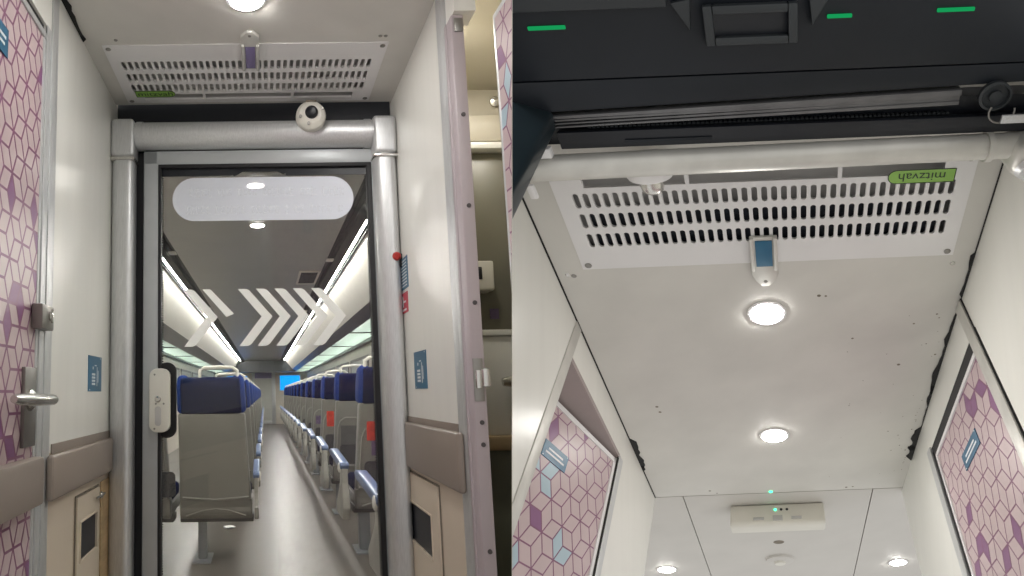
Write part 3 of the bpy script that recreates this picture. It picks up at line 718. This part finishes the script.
tag(box('display_strip', LR, lilac_disp, (-0.36, 0.25), (V1 - .06, V1 - .02), (0.52, 0.72), 0.01), 'lilac display panel over the end door of the coach', 'display')
for u0, u1, lab in ((0.55, 1.26, 'blue lit screen on the coach end wall above the advert seats'), (-1.35, -0.64, 'blue lit screen on coach end wall behind the seats by the handle')):
    tv = empty('wall_screen', LR, ((u0 + u1) / 2, V1 - .05, 0.1)); tag(tv, lab, 'screen')
    MB().box((u0 - .04, u1 + .04), (V1 - .08, V1 - .005), (0.05, 0.65), 0.012).build('housing', LR, offwhite, tv)
    box('display', LR, screen, (u0, u1), (V1 - .085, V1 - .078), (0.09, 0.61), 0, tv)

# --- seats
ORD = 'first second third fourth fifth sixth seventh eighth ninth tenth eleventh twelfth thirteenth fourteenth fifteenth sixteenth seventeenth eighteenth nineteenth twentieth'.split()
def make_seat(u0, v, aisle, label, group, arm=True):
    """rear of the backrest at v; seat spans u0..u0+0.49; aisle = +1 when the aisle lies at the larger u"""
    r = empty('coach_seat', LR, (u0 + 0.245, v + 0.15, F)); tag(r, label, 'seat', group)
    U0, U1 = u0, u0 + 0.49
    X = lambda a, b: (U0 + a, U0 + b) if aisle > 0 else (U1 - b, U1 - a)     # a measured from the side away from the aisle
    def taper(mb):                                                # the back narrows towards the top on its aisle side
        o = U0 if aisle > 0 else U1
        for x in mb.bm.verts: x.co.x = o + (x.co.x - o) * (1 - 0.10 * max(0, (x.co.z - F - 0.3) / 0.9))
        return mb
    pr = lambda pts: [(v + p, F + q) for p, q in pts]
    m = MB().prism(pr([(0.02, 0.30), (-0.005, 0.50), (-0.05, 0.80), (-0.085, 0.975), (0.03, 0.975), (0.11, 0.55), (0.12, 0.30)]), 0, U0 + 0.008, U1 - 0.008, 0.018, seg=3)
    m = taper(m); m.build('back_shell', LR, seat_grey, r)
    m = MB().prism(pr([(0.03, 0.29), (0.012, 0.335), (0.012, 0.40), (0.0, 0.42), (0.10, 0.42), (0.10, 0.29)]), 0, U0 + 0.008, U1 - 0.008, 0.010)
    m.tube([(U0 + .03, v - 0.005, F + 0.43), (U0 + .245, v - 0.012, F + 0.415), (U1 - .03, v - 0.005, F + 0.43)], 0.008, 8)
    m.tube([(U0 + .05, v + 0.008, F + 0.31), (U0 + .16, v + 0.006, F + 0.345), (U0 + .245, v + 0.004, F + 0.355), (U0 + .33, v + 0.006, F + 0.345), (U1 - .05, v + 0.008, F + 0.31)], 0.006, 8)
    m.build('lower_shell', LR, seat_grey, r)
    m = MB().prism(pr([(-0.09, 0.968), (-0.118, 1.14), (-0.105, 1.20), (-0.03, 1.212), (0.05, 1.17), (0.09, 0.968)]), 0, U0 + 0.03, U1 - 0.03, 0.02, seg=3)
    taper(m).build('headrest_cover', LR, seat_blue, r)
    for a, b in ((0.0, 0.085), (0.405, 0.49)):
        taper(MB().prism(pr([(-0.075, 0.972), (-0.10, 1.15), (-0.07, 1.225), (0.06, 1.215), (0.12, 1.10), (0.10, 0.972)]), 0, U0 + a, U0 + b, 0.032, seg=4)).build('headrest_wing', LR, seat_wing, r)
    h0, h1 = X(0.15, 0.40)
    MB().tube([(h0, v - .06, F + 1.19), (h0 + .004, v - .06, F + 1.25), (h0 + .03, v - .06, F + 1.267), ((h0 + h1) / 2, v - .06, F + 1.272), (h1 - .03, v - .06, F + 1.267), (h1 - .004, v - .06, F + 1.25), (h1, v - .06, F + 1.19)], 0.013, 10).build('grab_handle', LR, offwhite, r)
    MB().box((U0 + .02, U1 - .02), (v + 0.08, v + 0.55), (F + 0.37, F + 0.47), 0.03, seg=3).build('seat_cushion', LR, seat_blue, r)
    box('seat_pan', LR, seat_grey, (U0 + .01, U1 - .01), (v + 0.06, v + 0.53), (F + 0.30, F + 0.375), 0.01, r)
    box('under_beam', LR, seat_dk, (U0, U1), (v + 0.10, v + 0.26), (F + 0.255, F + 0.305), 0.006, r)
    l0, l1 = X(0.115, 0.175) if aisle > 0 else X(0.37, 0.45)
    m = MB().box((l0, l1), (v + 0.12, v + 0.20), (F + 0.012, F + 0.26), 0.012); m.box((l0 - .03, l1 + .03), (v + .05, v + .30), (F, F + 0.014), 0.004)
    m.build('leg', LR, post_grey, r)
    if arm:
        a0, a1 = X(0.530, 0.585) if aisle < 0 else X(0.495, 0.530); fb = 0.225 if aisle < 0 else 0.29; pl_ = 0.62 if aisle < 0 else 0.40; fl_ = 0.10 if aisle < 0 else 0.0
        MB().prism(pr([(-0.03, 0.575), (0.05, 0.575), (0.06, 0.48), (0.13, 0.42), (0.21 + fl_, fb + .08), (0.20 + fl_, fb), (-0.055, fb + .01), (-0.075, fb + .085), (-0.065, 0.38), (-0.03, 0.46)]), 0, a0 + .004, a1 - .004, 0.008).build('armrest_base', LR, arm_grey, r)
        MB().prism(pr([(-0.02, 0.545), (pl_, 0.585), (pl_ + 0.05, 0.605), (pl_ + 0.05, 0.625), (pl_ - 0.03, 0.635), (-0.03, 0.595), (-0.045, 0.57)]), 0, a0 - .004, a1 + .004, 0.012, seg=3).build('armrest_pad', LR, pad_blue, r)
        MB().lathe((a0 if aisle < 0 else a1, v + 0.005, F + 0.56), (aisle, 0, 0), [(0.032, -0.004), (0.032, 0.008), (0.022, 0.013), (0, 0.013)], 20).build('pivot_cap', LR, offwhite, r)
    return r
def net_pocket(r, u0, v):
    m = MB().prism(rounded(u0 + .07, u0 + .43, F + 0.435, F + 0.60, 0.03), 1, v - 0.03, v - 0.018)
    for x in m.bm.verts: x.co.y -= (x.co.z - F - 0.5) * 0.13 - 0.006
    m.build('net_pocket', LR, net, r)
def piping(r, u0, v):
    pts = [(u0 + 0.035, 0.50), (u0 + 0.055, 0.75), (u0 + 0.075, 0.80), (u0 + 0.12, 0.83), (u0 + 0.37, 0.83), (u0 + 0.415, 0.80), (u0 + 0.435, 0.75), (u0 + 0.455, 0.50)]
    MB().tube([(a, v - 0.010 - (b - 0.5) * 0.152, F + b) for a, b in pts], 0.005, 8).build('piping', LR, arm_grey, r)
def poster(r, u0, v, a0, a1, b0, b1, m_, nm, lab=None):
    m = MB().box((u0 + a0, u0 + a1), (-0.0, 0.003), (F + b0, F + b1))
    for x in m.bm.verts: x.co.y += v - 0.012 - (x.co.z - F - 0.5) * 0.152
    o = m.build(nm, LR, m_, r)
    if lab: o['label'] = lab
rng_v = [3.02 + 1.41 * i for i in range(14)]
s0 = make_seat(0.60, rng_v[0], -1, 'x', 'seats on the advert side of the aisle')
net_pocket(s0, 0.60, rng_v[0]); piping(s0, 0.60, rng_v[0])
Wi = LR.M.inverted()
for ch in s0.children:                                                  # this side's seats stand a little taller
    for x in ch.data.vertices:
        q = Wi @ x.co; q.z *= 1.05; x.co = LR.M @ q
for i, v in enumerate(rng_v):
    s = s0 if i == 0 else dup(s0)
    if i:
        b = BASE[s0.name] + Vector((0, v - rng_v[0], 0)); s.location = LR.at(b); BASE[s.name] = b
    s['label'] = ('%s blue and grey coach seat from the glass door along the bright windowed side of aisle' % ORD[i]).replace('bright windowed', 'poster')
    if i == 1:
        poster(s, 0.60, v, 0.09, 0.22, 0.77, 0.90, posterc, 'advert_poster', 'red advert poster'); poster(s, 0.60, v, 0.12, 0.22, 0.67, 0.77, posterd, 'leaflet')
    if i == 2: poster(s, 0.60, v, 0.08, 0.42, 0.55, 0.80, seat_dk, 'magazine_pocket', 'dark magazine pocket')
    if i == 3: poster(s, 0.60, v, 0.09, 0.17, 0.72, 0.89, posterc, 'advert_poster', 'red advert poster')
    if i == 4: poster(s, 0.60, v, 0.08, 0.26, 0.68, 0.79, posterd, 'leaflet')
lv = [4.24 + 1.41 * i for i in range(13)]
t0 = make_seat(-0.58, lv[0], 1, 'x', 'seats behind the door handle side')
for i, v in enumerate(lv):
    s = t0 if i == 0 else dup(t0)
    if i:
        b = BASE[t0.name] + Vector((0, v - lv[0], 0)); s.location = LR.at(b); BASE[s.name] = b
    s['label'] = ('%s blue and grey coach seat from glass door on the door handle side' % ORD[i])
mid = make_seat(-1.115, lv[0], 1, 'partly hidden grey seat between the door handle plate and first handle-side seat', 'seats behind the door handle side', arm=False)
net_pocket(mid, -1.115 + 0.09, lv[0])
far = make_seat(-1.65, lv[0], 1, 'window seat beside the partly hidden seat near the door handle', 'seats behind the door handle side', arm=False)
m = MB(); b = bmesh.new(); bmesh.ops.create_icosphere(b, subdivisions=2, radius=1)
rr = random.Random(2)
for x in b.verts: x.co = Vector((-0.315 + x.co.x * 0.048 * (0.8 + .4 * rr.random()), 5.38 + x.co.y * 0.035, F + 0.013 + x.co.z * 0.012 * (0.7 + .6 * rr.random())))
tag(m.add(b).build('paper_scrap', LR, paper), 'crumpled white paper scrap on floor under the first handle-side seat', 'litter')

# =================================================================== added divider, edge-on to the eye, keeping the two halls' light apart
pb = bmesh.new()
fw = Vector((0, 1, 0.0)); n = CAM_R.normalized(); fw = (fw - n * fw.dot(n)).normalized(); upv = n.cross(fw) * 1
if upv.z < 0: upv = -upv
P = []
for sgn in (-1, 1):
    for a, c in ((1.0, -1.05), (30.0, -1.05), (30.0, 2.6), (1.0, 2.6)):
        P.append(pb.verts.new(fw * a + upv * c + n * (0.0004 * sgn)))
for f in ((0, 1, 2, 3), (4, 5, 6, 7), (0, 1, 5, 4), (1, 2, 6, 5), (2, 3, 7, 6), (3, 0, 4, 7)): pb.faces.new([P[i] for i in f])
bmesh.ops.recalc_face_normals(pb, faces=list(pb.faces))
me = bpy.data.meshes.new('wall_added_divider'); pb.to_mesh(me); pb.free(); me.materials.append(pantry)
o = bpy.data.objects.new('wall_added_divider', me); o.location = CAM; C.objects.link(o); struct(o)

# =================================================================== RIGHT HALL: looking up at its ceiling
qL, qR, qC = -0.592, 0.566, 1.2
m = MB()
for u, v in (((qL - .012, qR + .012), (0.935, 2.598)), ((qL - .012, qR + .012), (0.36, 0.655)), ((qL - .012, -0.492), (0.655, 0.935)), ((0.484, qR + .012), (0.655, 0.935))): m.box(u, v, (qC, qC + 0.02))
struct(m.build('ceiling_hall', RR, ceil_m))
m = MB().box((-0.459, 0.424), (2.604, 5.2), (qC, qC + 0.02)); m.box((-1.15, -0.464), (2.604, 5.2), (qC, qC + 0.02)); m.box((0.429, 1.15), (2.604, 5.2), (qC, qC + 0.02))
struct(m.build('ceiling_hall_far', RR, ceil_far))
struct(box('ceiling_hall_backing', RR, gap_m, (-1.1, 1.1), (2.55, 5.2), (qC + 0.021, qC + 0.03)))
# walls
m = MB().box((qL - .02, qL), (0.36, 1.225), (-0.5, qC)); m.box((qL - .02, qL), (1.93, 2.60), (-0.5, qC))
struct(m.build('wall_hall_left', RR, cream))
struct(box('wall_hall_left_header', RR, cream, (qL - .02, qL), (1.225, 1.93), (1.083, qC)))
struct(box('wall_hall_left_soffit', RR, taupe_soffit, (qL - .19, qL - .001), (1.225, 1.93), (1.068, 1.083)))
m = MB().box((qR, qR + .02), (0.36, 1.185), (-0.5, qC)); m.box((qR, qR + .02), (1.985, 2.64), (-0.5, qC))
struct(m.build('wall_hall_right', RR, cream))
struct(box('wall_hall_right_header', RR, cream, (qR, qR + .02), (1.185, 1.985), (1.068, qC)))
m = MB().box((qL - .002, qL + .003), (1.222, 1.274), (-0.5, 1.198), 0.001)
struct(m.build('trim_5', RR, alu_bar))
struct(MB().box((qL - .002, qL + .002), (1.908, 1.922), (-0.5, 1.06), 0.001).build('trim_6', RR, gap_m))
struct(MB().box((qL - .002, qL + .003), (1.922, 1.975), (-0.5, 1.075), 0.001).build('trim_7', RR, alu))
struct(MB().box((qR - .008, qR + .002), (1.195, 1.252), (-0.5, 1.198), 0.003).build('trim_8', RR, alu_bar))
struct(MB().box((qR - .003, qR + .002), (1.190, 1.195), (-0.5, 1.198), 0).build('trim_9', RR, gap_m))
struct(MB().box((qR - .008, qR + .002), (1.955, 2.01), (-0.5, 1.075), 0.003).build('trim_10', RR, alu))
# closed hexagon door at the right wall
d = empty('door_5', RR, (qR, 1.6, -0.4)); struct(d, 'closed pink hexagon door below the ragged ceiling edge', 'door')
hex_print(lambda a, b, h: (qR + 0.004 - h, a, b), 1.252, 1.915, -0.4, 1.008, 21, 0.09, 0.0).build('door_panel', RR, HEXM, d)
m = MB().box((qR - 0.002, qR + .03), (1.252, 1.925), (1.008, 1.024), 0.003); m.box((qR - 0.002, qR + .03), (1.912, 1.928), (-0.4, 1.024), 0.003)
m.build('edge_trim', RR, white, d)
m = MB().box((qR + 0.001, qR + .03), (1.252, 1.955), (1.024, 1.069)); m.box((qR + 0.001, qR + .03), (1.928, 1.956), (-0.4, 1.05)); m.build('shadow_gap', RR, rubber, d)
fsg = lambda a, b, h: (qR + 0.003 - h, a, b)
pr2 = [(0.2, 0.8, 0.56, 0.68), (0.12, 0.88, 0.30, 0.42), (0.04, 0.07, 0.04, 0.10), (0.93, 0.96, 0.9, 0.96)]
sign(RR, 'door_sign', 'blue sign on the closed pink door below ragged ceiling edge', fsg, 1.665, 1.475, 0.818, 0.872, signblue, pr2)
# hexagon door ajar at the left wall
hx, hv_ = qL - 0.006, 1.905
dx, dv = -0.2045, -0.979                                          # direction from the hinge
def leaf(a, b, h): return (hx + dx * a + 0.979 * h, hv_ + dv * a + 0.2045 * -h, b)
d = empty('door_6', RR, (hx, hv_, -0.4)); struct(d, 'pink hexagon door standing ajar under the mauve soffit', 'door')
hex_print(lambda a, b, h: leaf(a, b, h), 0.016, 0.80, -0.4, 1.030, 8, 0.10, 0.05).build('door_panel', RR, HEXM, d)
def lbox(a0, a1, b0, b1, h0, h1):
    m = MB(); vs = [m.bm.verts.new(leaf(*q)) for q in ((a0, b0, h0), (a1, b0, h0), (a1, b1, h0), (a0, b1, h0), (a0, b0, h1), (a1, b0, h1), (a1, b1, h1), (a0, b1, h1))]
    for f in ((0, 1, 2, 3), (4, 5, 6, 7), (0, 1, 5, 4), (1, 2, 6, 5), (2, 3, 7, 6), (3, 0, 4, 7)): m.bm.faces.new([vs[i] for i in f])
    bmesh.ops.recalc_face_normals(m.bm, faces=list(m.bm.faces)); return m
m = lbox(0.0, 0.80, 1.030, 1.048, -0.03, 0.004); m.add(lbox(0.0, 0.016, -0.4, 1.048, -0.03, 0.004).bm)
m.build('edge_trim', RR, white, d)
sign(RR, 'door_sign', 'blue sign on the pink door standing ajar', lambda a, b, h: leaf(a, b, h + .001), 0.432, 0.292, 0.846, 0.902, signblue, pr2)
# ragged ceiling edges
jag('ceiling_gap', RR, gap_m, [(0.985, 0.004), (1.0, 0.016), (1.06, 0.014), (1.12, 0.012), (1.17, 0.014), (1.19, 0.004)], qR + .004, qC - .004, qC + .001, -1, 1, 'black torn gap at ceiling edge before the strip')
jag('ceiling_gap', RR, gap_m, [(1.19, 0.006), (1.3, 0.009), (1.36, 0.014), (1.40, 0.020), (1.44, 0.010), (1.52, 0.016), (1.6, 0.020), (1.70, 0.020), (1.80, 0.018), (1.84, 0.006), (1.95, 0.008), (2.0, 0.005)], qR + .002, qC - .004, qC + .001, -1, 2, 'long ragged black gap at ceiling edge above closed hexagon door')
jag('ceiling_gap', RR, gap_m, [(2.0, 0.008), (2.03, 0.03), (2.10, 0.036), (2.18, 0.034), (2.26, 0.028), (2.30, 0.006)], qR + .002, qC - .004, qC + .001, -1, 3, 'wide black gap at ceiling edge past closed hexagon door')
jag('ceiling_gap', RR, gap_m, [(2.0, 0.004), (2.03, 0.026), (2.10, 0.020), (2.2, 0.022), (2.29, 0.016), (2.30, 0.003)], qL, qC - .004, qC + .001, 1, 5, 'black torn gap at ceiling edge past the door ajar')
struct(box('trim_11', RR, gap_m, (qL, qL + .004), (0.36, 2.6), (qC - .003, qC + .001)))
struct(box('trim_12', RR, gap_m, (qR - .003, qR), (0.36, 1.0), (qC - .003, qC + .001)))
# ceiling marks
rng = random.Random(9)
m = MB()
for k in range(46):
    v = 1.15 + 1.3 * rng.random(); u = qR - 0.03 - 0.32 * rng.random() ** 2.2; r = 0.0015 + 0.003 * rng.random() ** 2
    m.lathe((u, v, qC - 0.0004), (0, 0, -1), [(r, 0), (r * .8, 0.0004), (0, 0.0004)], 7)
for u, v, r in ((0.14, 1.15, 0.006), (0.16, 1.153, 0.004), (-0.44, 1.76, 0.006), (-0.435, 1.80, 0.006), (-0.33, 2.55, 0.006), (0.42, 1.54, 0.006), (-.30, 2.58, .004), (.3, 2.57, .006), (.33, 2.565, .005)):
    m.lathe((u, v, qC - 0.0004), (0, 0, -1), [(r, 0), (r * .8, 0.0005), (0, 0.0005)], 9)
tag(m.build('ceiling_specks', RR, stain), 'scattered dark dirt specks on the ceiling between the lamps', 'dirt', None, 'stuff')
vent(RR, 'ceiling_grille', 'white slotted ceiling grille beside the aluminium tube under dark door gear', -0.511, 0.503, 0.992, 0.640, qC, True)
clip_bracket(RR, 'aluminium clip with blue insert on grille edge, under the dark door gear', -0.050, 0.023, 0.885, 1.082, qC, 1)
downlight(RR, (-0.016, 1.224, qC), 'lit round ceiling lamp next to the clip with blue insert', lamp_r, 0.049)
downlight(RR, (-0.017, 2.02, qC), 'lit round ceiling lamp between grille and emergency unit', lamp_r, 0.049)
downlight(RR, (-0.708, 3.69, qC), 'lit round lamp in far ceiling beyond the door ajar', lamp_r, 0.049)
downlight(RR, (0.678, 3.733, qC), 'lit round lamp in far ceiling beyond the closed door', lamp_r, 0.049)
for i, (u, v) in enumerate(((-0.545, 1.02), (-0.56, 1.015), (0.51, 1.03))):
    tag(MB().lathe((u, v, qC), (0, 0, -1), [(0.008, 0), (0.006, 0.002), (0, 0.002)], 12).build('ceiling_screw', RR, steel if i else steel_dk), ('dark ceiling screw off grille corner near the door ajar', 'bright ceiling screw off grille corner near the door ajar', 'bright ceiling screw off grille corner by the ragged edge')[i], 'screw')
# emergency unit
e = empty('emergency_unit', RR, (-0.025, 2.77, 1.1)); tag(e, 'cream emergency unit with grey windows on the far ceiling', 'emergency light')
MB().prism([(2.735, 1.198), (2.735, 1.10), (2.75, 1.088), (2.84, 1.088), (2.84, 1.198)], 0, -0.25, 0.20, 0.012, seg=3).build('housing', RR, offwhite, e)
for u0, u1 in ((-0.14, -0.09), (-0.048, -0.002), (0.040, 0.088)):
    w0, w1 = (1.108, 1.134) if u0 == -0.048 else (1.114, 1.126)
    m = MB()
    m.box((u0, u1), (2.726, 2.746), (w0, w1), 0.001); m.build('grey_window', RR, duct, e)
for k in range(3):
    u = -0.045 + 0.028 * k
    MB().lathe((u + .01, 2.735, 1.167), (0, -1, 0), [(0.007, -.002), (0.006, 0.003), (0, 0.004)], 12).build('green_reflection' if k == 0 else 'dark_indicator', RR, led_gb if k == 0 else rubber, e)  # first dot glows in place of the green lamp's reflection on the housing
tag(MB().lathe((-0.05, 2.585, qC), (0, 0, -1), [(0.009, 0), (0.008, 0.004), (0, 0.006)], 12).build('indicator_lamp', RR, led_gb), 'tiny green light on ceiling seam in front of the emergency unit', 'indicator')
dt = empty('smoke_detector', RR, (-0.03, 3.56, qC)); tag(dt, 'round cream detector on far ceiling behind the emergency unit', 'detector')
MB().lathe((-0.03, 3.58, qC), (0, 0, -1), [(0.085, 0), (0.08, 0.014), (0.055, 0.022), (0, 0.024)], 32).build('base', RR, ceil_far, dt)
MB().lathe((-0.03, 3.58, qC - .022), (0, 0, -1), [(0.035, 0), (0.03, 0.012), (0, 0.015)], 24).build('sensor_head', RR, offwhite, dt)
tag(MB().lathe((-0.03, 3.29, qC - .0004), (0, 0, -1), [(0.03, 0), (0.02, .0004), (0, 0.0005)], 18).build('ceiling_stain', RR, stain), 'brown stain on far ceiling between unit and detector', 'stain')

# --- aluminium tube, dome camera and door gear overhead
t = empty('header_tube', RR, (0, 0.555, 1.02)); tag(t, 'worn aluminium tube across the hall under the dark door gear', 'tube')
MB().tube([(-0.52, 0.560, 1.05), (0.51, 0.548, 1.05)], 0.030, 28).build('tube', RR, alu_bar, t)
for u in (0.445, ): MB().tube([(u, 0.549, 1.05), (u + .012, 0.549, 1.05)], 0.035, 28).build('flange', RR, alu_bar, t)
MB().box((0.492, 0.60), (0.515, 0.61), (0.985, 1.105), 0.03, seg=4).build('corner_joint', RR, alu_bar, t)
MB().lathe((0.535, 0.575, 1.0), (0.2, 0.3, -1), [(0.04, 0), (0.036, 0.012), (0.02, 0.02), (0, 0.021)], 24).build('joint_cap', RR, alu, t)
MB().box((-0.56, -0.50), (0.53, 0.60), (1.0, 1.10), 0.02, seg=4).build('corner_joint', RR, alu_bar, t)
cm = empty('dome_camera', RR, (-0.25, 0.62, 1.1)); tag(cm, 'white dome camera peeping below the aluminium tube', 'security camera')
MB().lathe((-0.25, 0.575, 1.115), (0, 1, -0.1), [(0.055, 0), (0.055, 0.035), (0.048, 0.05), (0.028, 0.056), (0.024, 0.057)], 36).build('housing', RR, white, cm)
MB().lathe((-0.25, 0.630, 1.108), (0, 1, -0.1), [(0.026, 0), (0.027, 0.016), (0.024, 0.03), (0.015, 0.039), (0, 0.043)], 24).build('lens_dome', RR, steel, cm)
tag(MB().box((-0.452, -0.418), (0.505, 0.528), (1.035, 1.055), 0.002).build('white_block', RR, white), 'small white block above tube beside the dark teal post', 'block')
tag(MB().box((-0.478, -0.462), (0.575, 0.612), (1.0, 1.012), 0.004).build('white_clip', RR, white), 'small white clip on the tube end beside teal post', 'clip')
p_ = MB()
vs = [p_.bm.verts.new(q) for q in ((-0.462, 0.40, 1.06), (-0.392, 0.43, 1.06), (-0.398, 0.47, 1.06), (-0.47, 0.47, 1.06), (-0.425, 0.40, 0.45), (-0.350, 0.43, 0.45), (-0.356, 0.47, 0.45), (-0.43, 0.47, 0.45))]
for f in ((0, 1, 2, 3), (4, 5, 6, 7), (0, 1, 5, 4), (1, 2, 6, 5), (2, 3, 7, 6), (3, 0, 4, 7)): p_.bm.faces.new([vs[i] for i in f])
bmesh.ops.recalc_face_normals(p_.bm, faces=list(p_.bm.faces))
bmesh.ops.bevel(p_.bm, geom=list(p_.bm.edges), offset=0.008, segments=2, profile=.5, affect='EDGES')
tag(p_.build('door_post', RR, teal_post), 'dark teal door post slanting down under the aluminium tube', 'post')
g = empty('door_gear', RR, (0, 0.3, 1.05)); tag(g, 'black door operator housing overhead with aluminium rail and green lights', 'door mechanism')
m = MB().box((-0.62, 0.68), (-0.25, 0.362), (1.05, 1.13), 0.004); m.build('cover', RR, blackb, g)
MB().prism([(-0.62, 0.364), (0.68, 0.364), (0.68, 0.398), (-0.62, 0.436)], 2, 1.052, 1.13, 0.004).build('lower_cover', RR, blackb, g)
MB().box((-0.62, 0.68), (0.44, 0.515), (1.08, 1.13)).build('back_plate', RR, black, g)
m = MB()
for v0, v1, dz in ((0.434, 0.442, 0), (0.444, 0.450, 0.006), (0.452, 0.457, 0.006), (0.459, 0.464, 0.004)): m.prism([(-0.405, v0 + .003), (0.375, v0 - .020), (0.375, v1 - .016), (-0.405, v1 + .001)], 2, 1.048 + dz, 1.078, 0.001)
m.build('rail', RR, gear_rail, g)
m = MB()
for i in range(80):
    x = -0.34 + 0.70 * i / 79
    m.box((x, x + .005), (0.470, 0.474), (1.066, 1.076))
m.build('brush', RR, slate, g)
MB().box((-0.40, 0.62), (0.476, 0.515), (1.052, 1.07), 0.002).build('brush_holder', RR, black, g)
MB().box((-0.27, -0.10), (0.497, 0.503), (1.049, 1.053)).build('holder_groove', RR, blackb, g)
MB().box((-0.6, -0.145), (-0.25, 0.232), (1.035, 1.05), 0.003).build('side_plate', RR, slate, g)
for u0, u1, v in ((-0.384, -0.321, 0.262), (0.118, 0.160, 0.2615), (0.302, 0.365, 0.2585)):
    MB().box((u0, u1), (v - 0.0035, v + 0.0035), (1.046, 1.052), 0.0015).build('green_light', RR, led_g, g)
m = MB()
for u, v in (((-0.088, -0.072), (0.232, 0.302)), ((0.052, 0.068), (0.232, 0.302)), ((-0.072, 0.052), (0.287, 0.302)), ((-0.072, 0.052), (0.232, 0.247))): m.box(u, v, (1.030, 1.05), 0.003)
sb = m.build('sensor_box', RR, slate, g)
MB().box((-0.072, 0.052), (0.247, 0.287), (1.043, 1.05)).build('sensor_window', RR, black, sb)
for u, s in ((-0.118, 1), (0.098, -1)):
    MB().prism([(u - .022 * s, 0.226), (u + .012 * s, 0.22), (u + .006 * s, 0.275)], 2, 1.036, 1.05, 0.003).build('wedge_bracket', RR, slate, g)
MB().lathe((0.437, 0.428, 1.05), (0, 0, -1), [(0.031, 0), (0.031, 0.010), (0.026, 0.012), (0.024, 0.006), (0.013, 0.006), (0.012, 0.012), (0, 0.012)], 32).build('pulley', RR, slate, g)
m = MB().tube([(0.452 + 0.024 * math.cos(math.radians(a)), 0.458 + 0.024 * math.sin(math.radians(a)), 1.03) for a in range(-20, 215, 12)], 0.0022, 8)
m.build('cable', RR, steel_dk, g)
m = MB().box((0.442, 0.56), (0.452, 0.470), (0.998, 1.004), 0.001); m.lathe((0.45, 0.461, 0.998), (0, 0, -1), [(0.003, 0), (0.002, 0.001), (0, .001)], 10)
tag(m.build('flat_bracket', RR, alu), 'flat grey metal bracket beside the pulley and tube joint', 'bracket')

# ------------------------------------------------------------------ world, camera, view
w = bpy.data.worlds.new('world'); SC.world = w; w.use_nodes = True
bg = w.node_tree.nodes['Background']; bg.inputs['Color'].default_value = (1.0, 0.985, 0.955, 1); bg.inputs['Strength'].default_value = 0.5
cam = bpy.data.cameras.new('camera'); co = bpy.data.objects.new('camera', cam); C.objects.link(co)
cam.sensor_width = 36; cam.lens = 36 * 576 / 1024; cam.clip_start = 0.02; cam.clip_end = 100
co.matrix_world = Matrix(((CAM_R.x, CAM_U.x, -CAM_F.x, CAM.x), (CAM_R.y, CAM_U.y, -CAM_F.y, CAM.y), (CAM_R.z, CAM_U.z, -CAM_F.z, CAM.z), (0, 0, 0, 1)))
SC.camera = co
vs_ = SC.view_settings
vs_.view_transform = 'Standard'; vs_.look = 'None'; vs_.gamma = 1; vs_.exposure = 0.6; vs_.use_curve_mapping = False
try:
    SC.cycles.use_denoising = True; SC.cycles.max_bounces = 10; SC.cycles.transparent_max_bounces = 16; SC.cycles.sample_clamp_indirect = 6
except Exception: pass
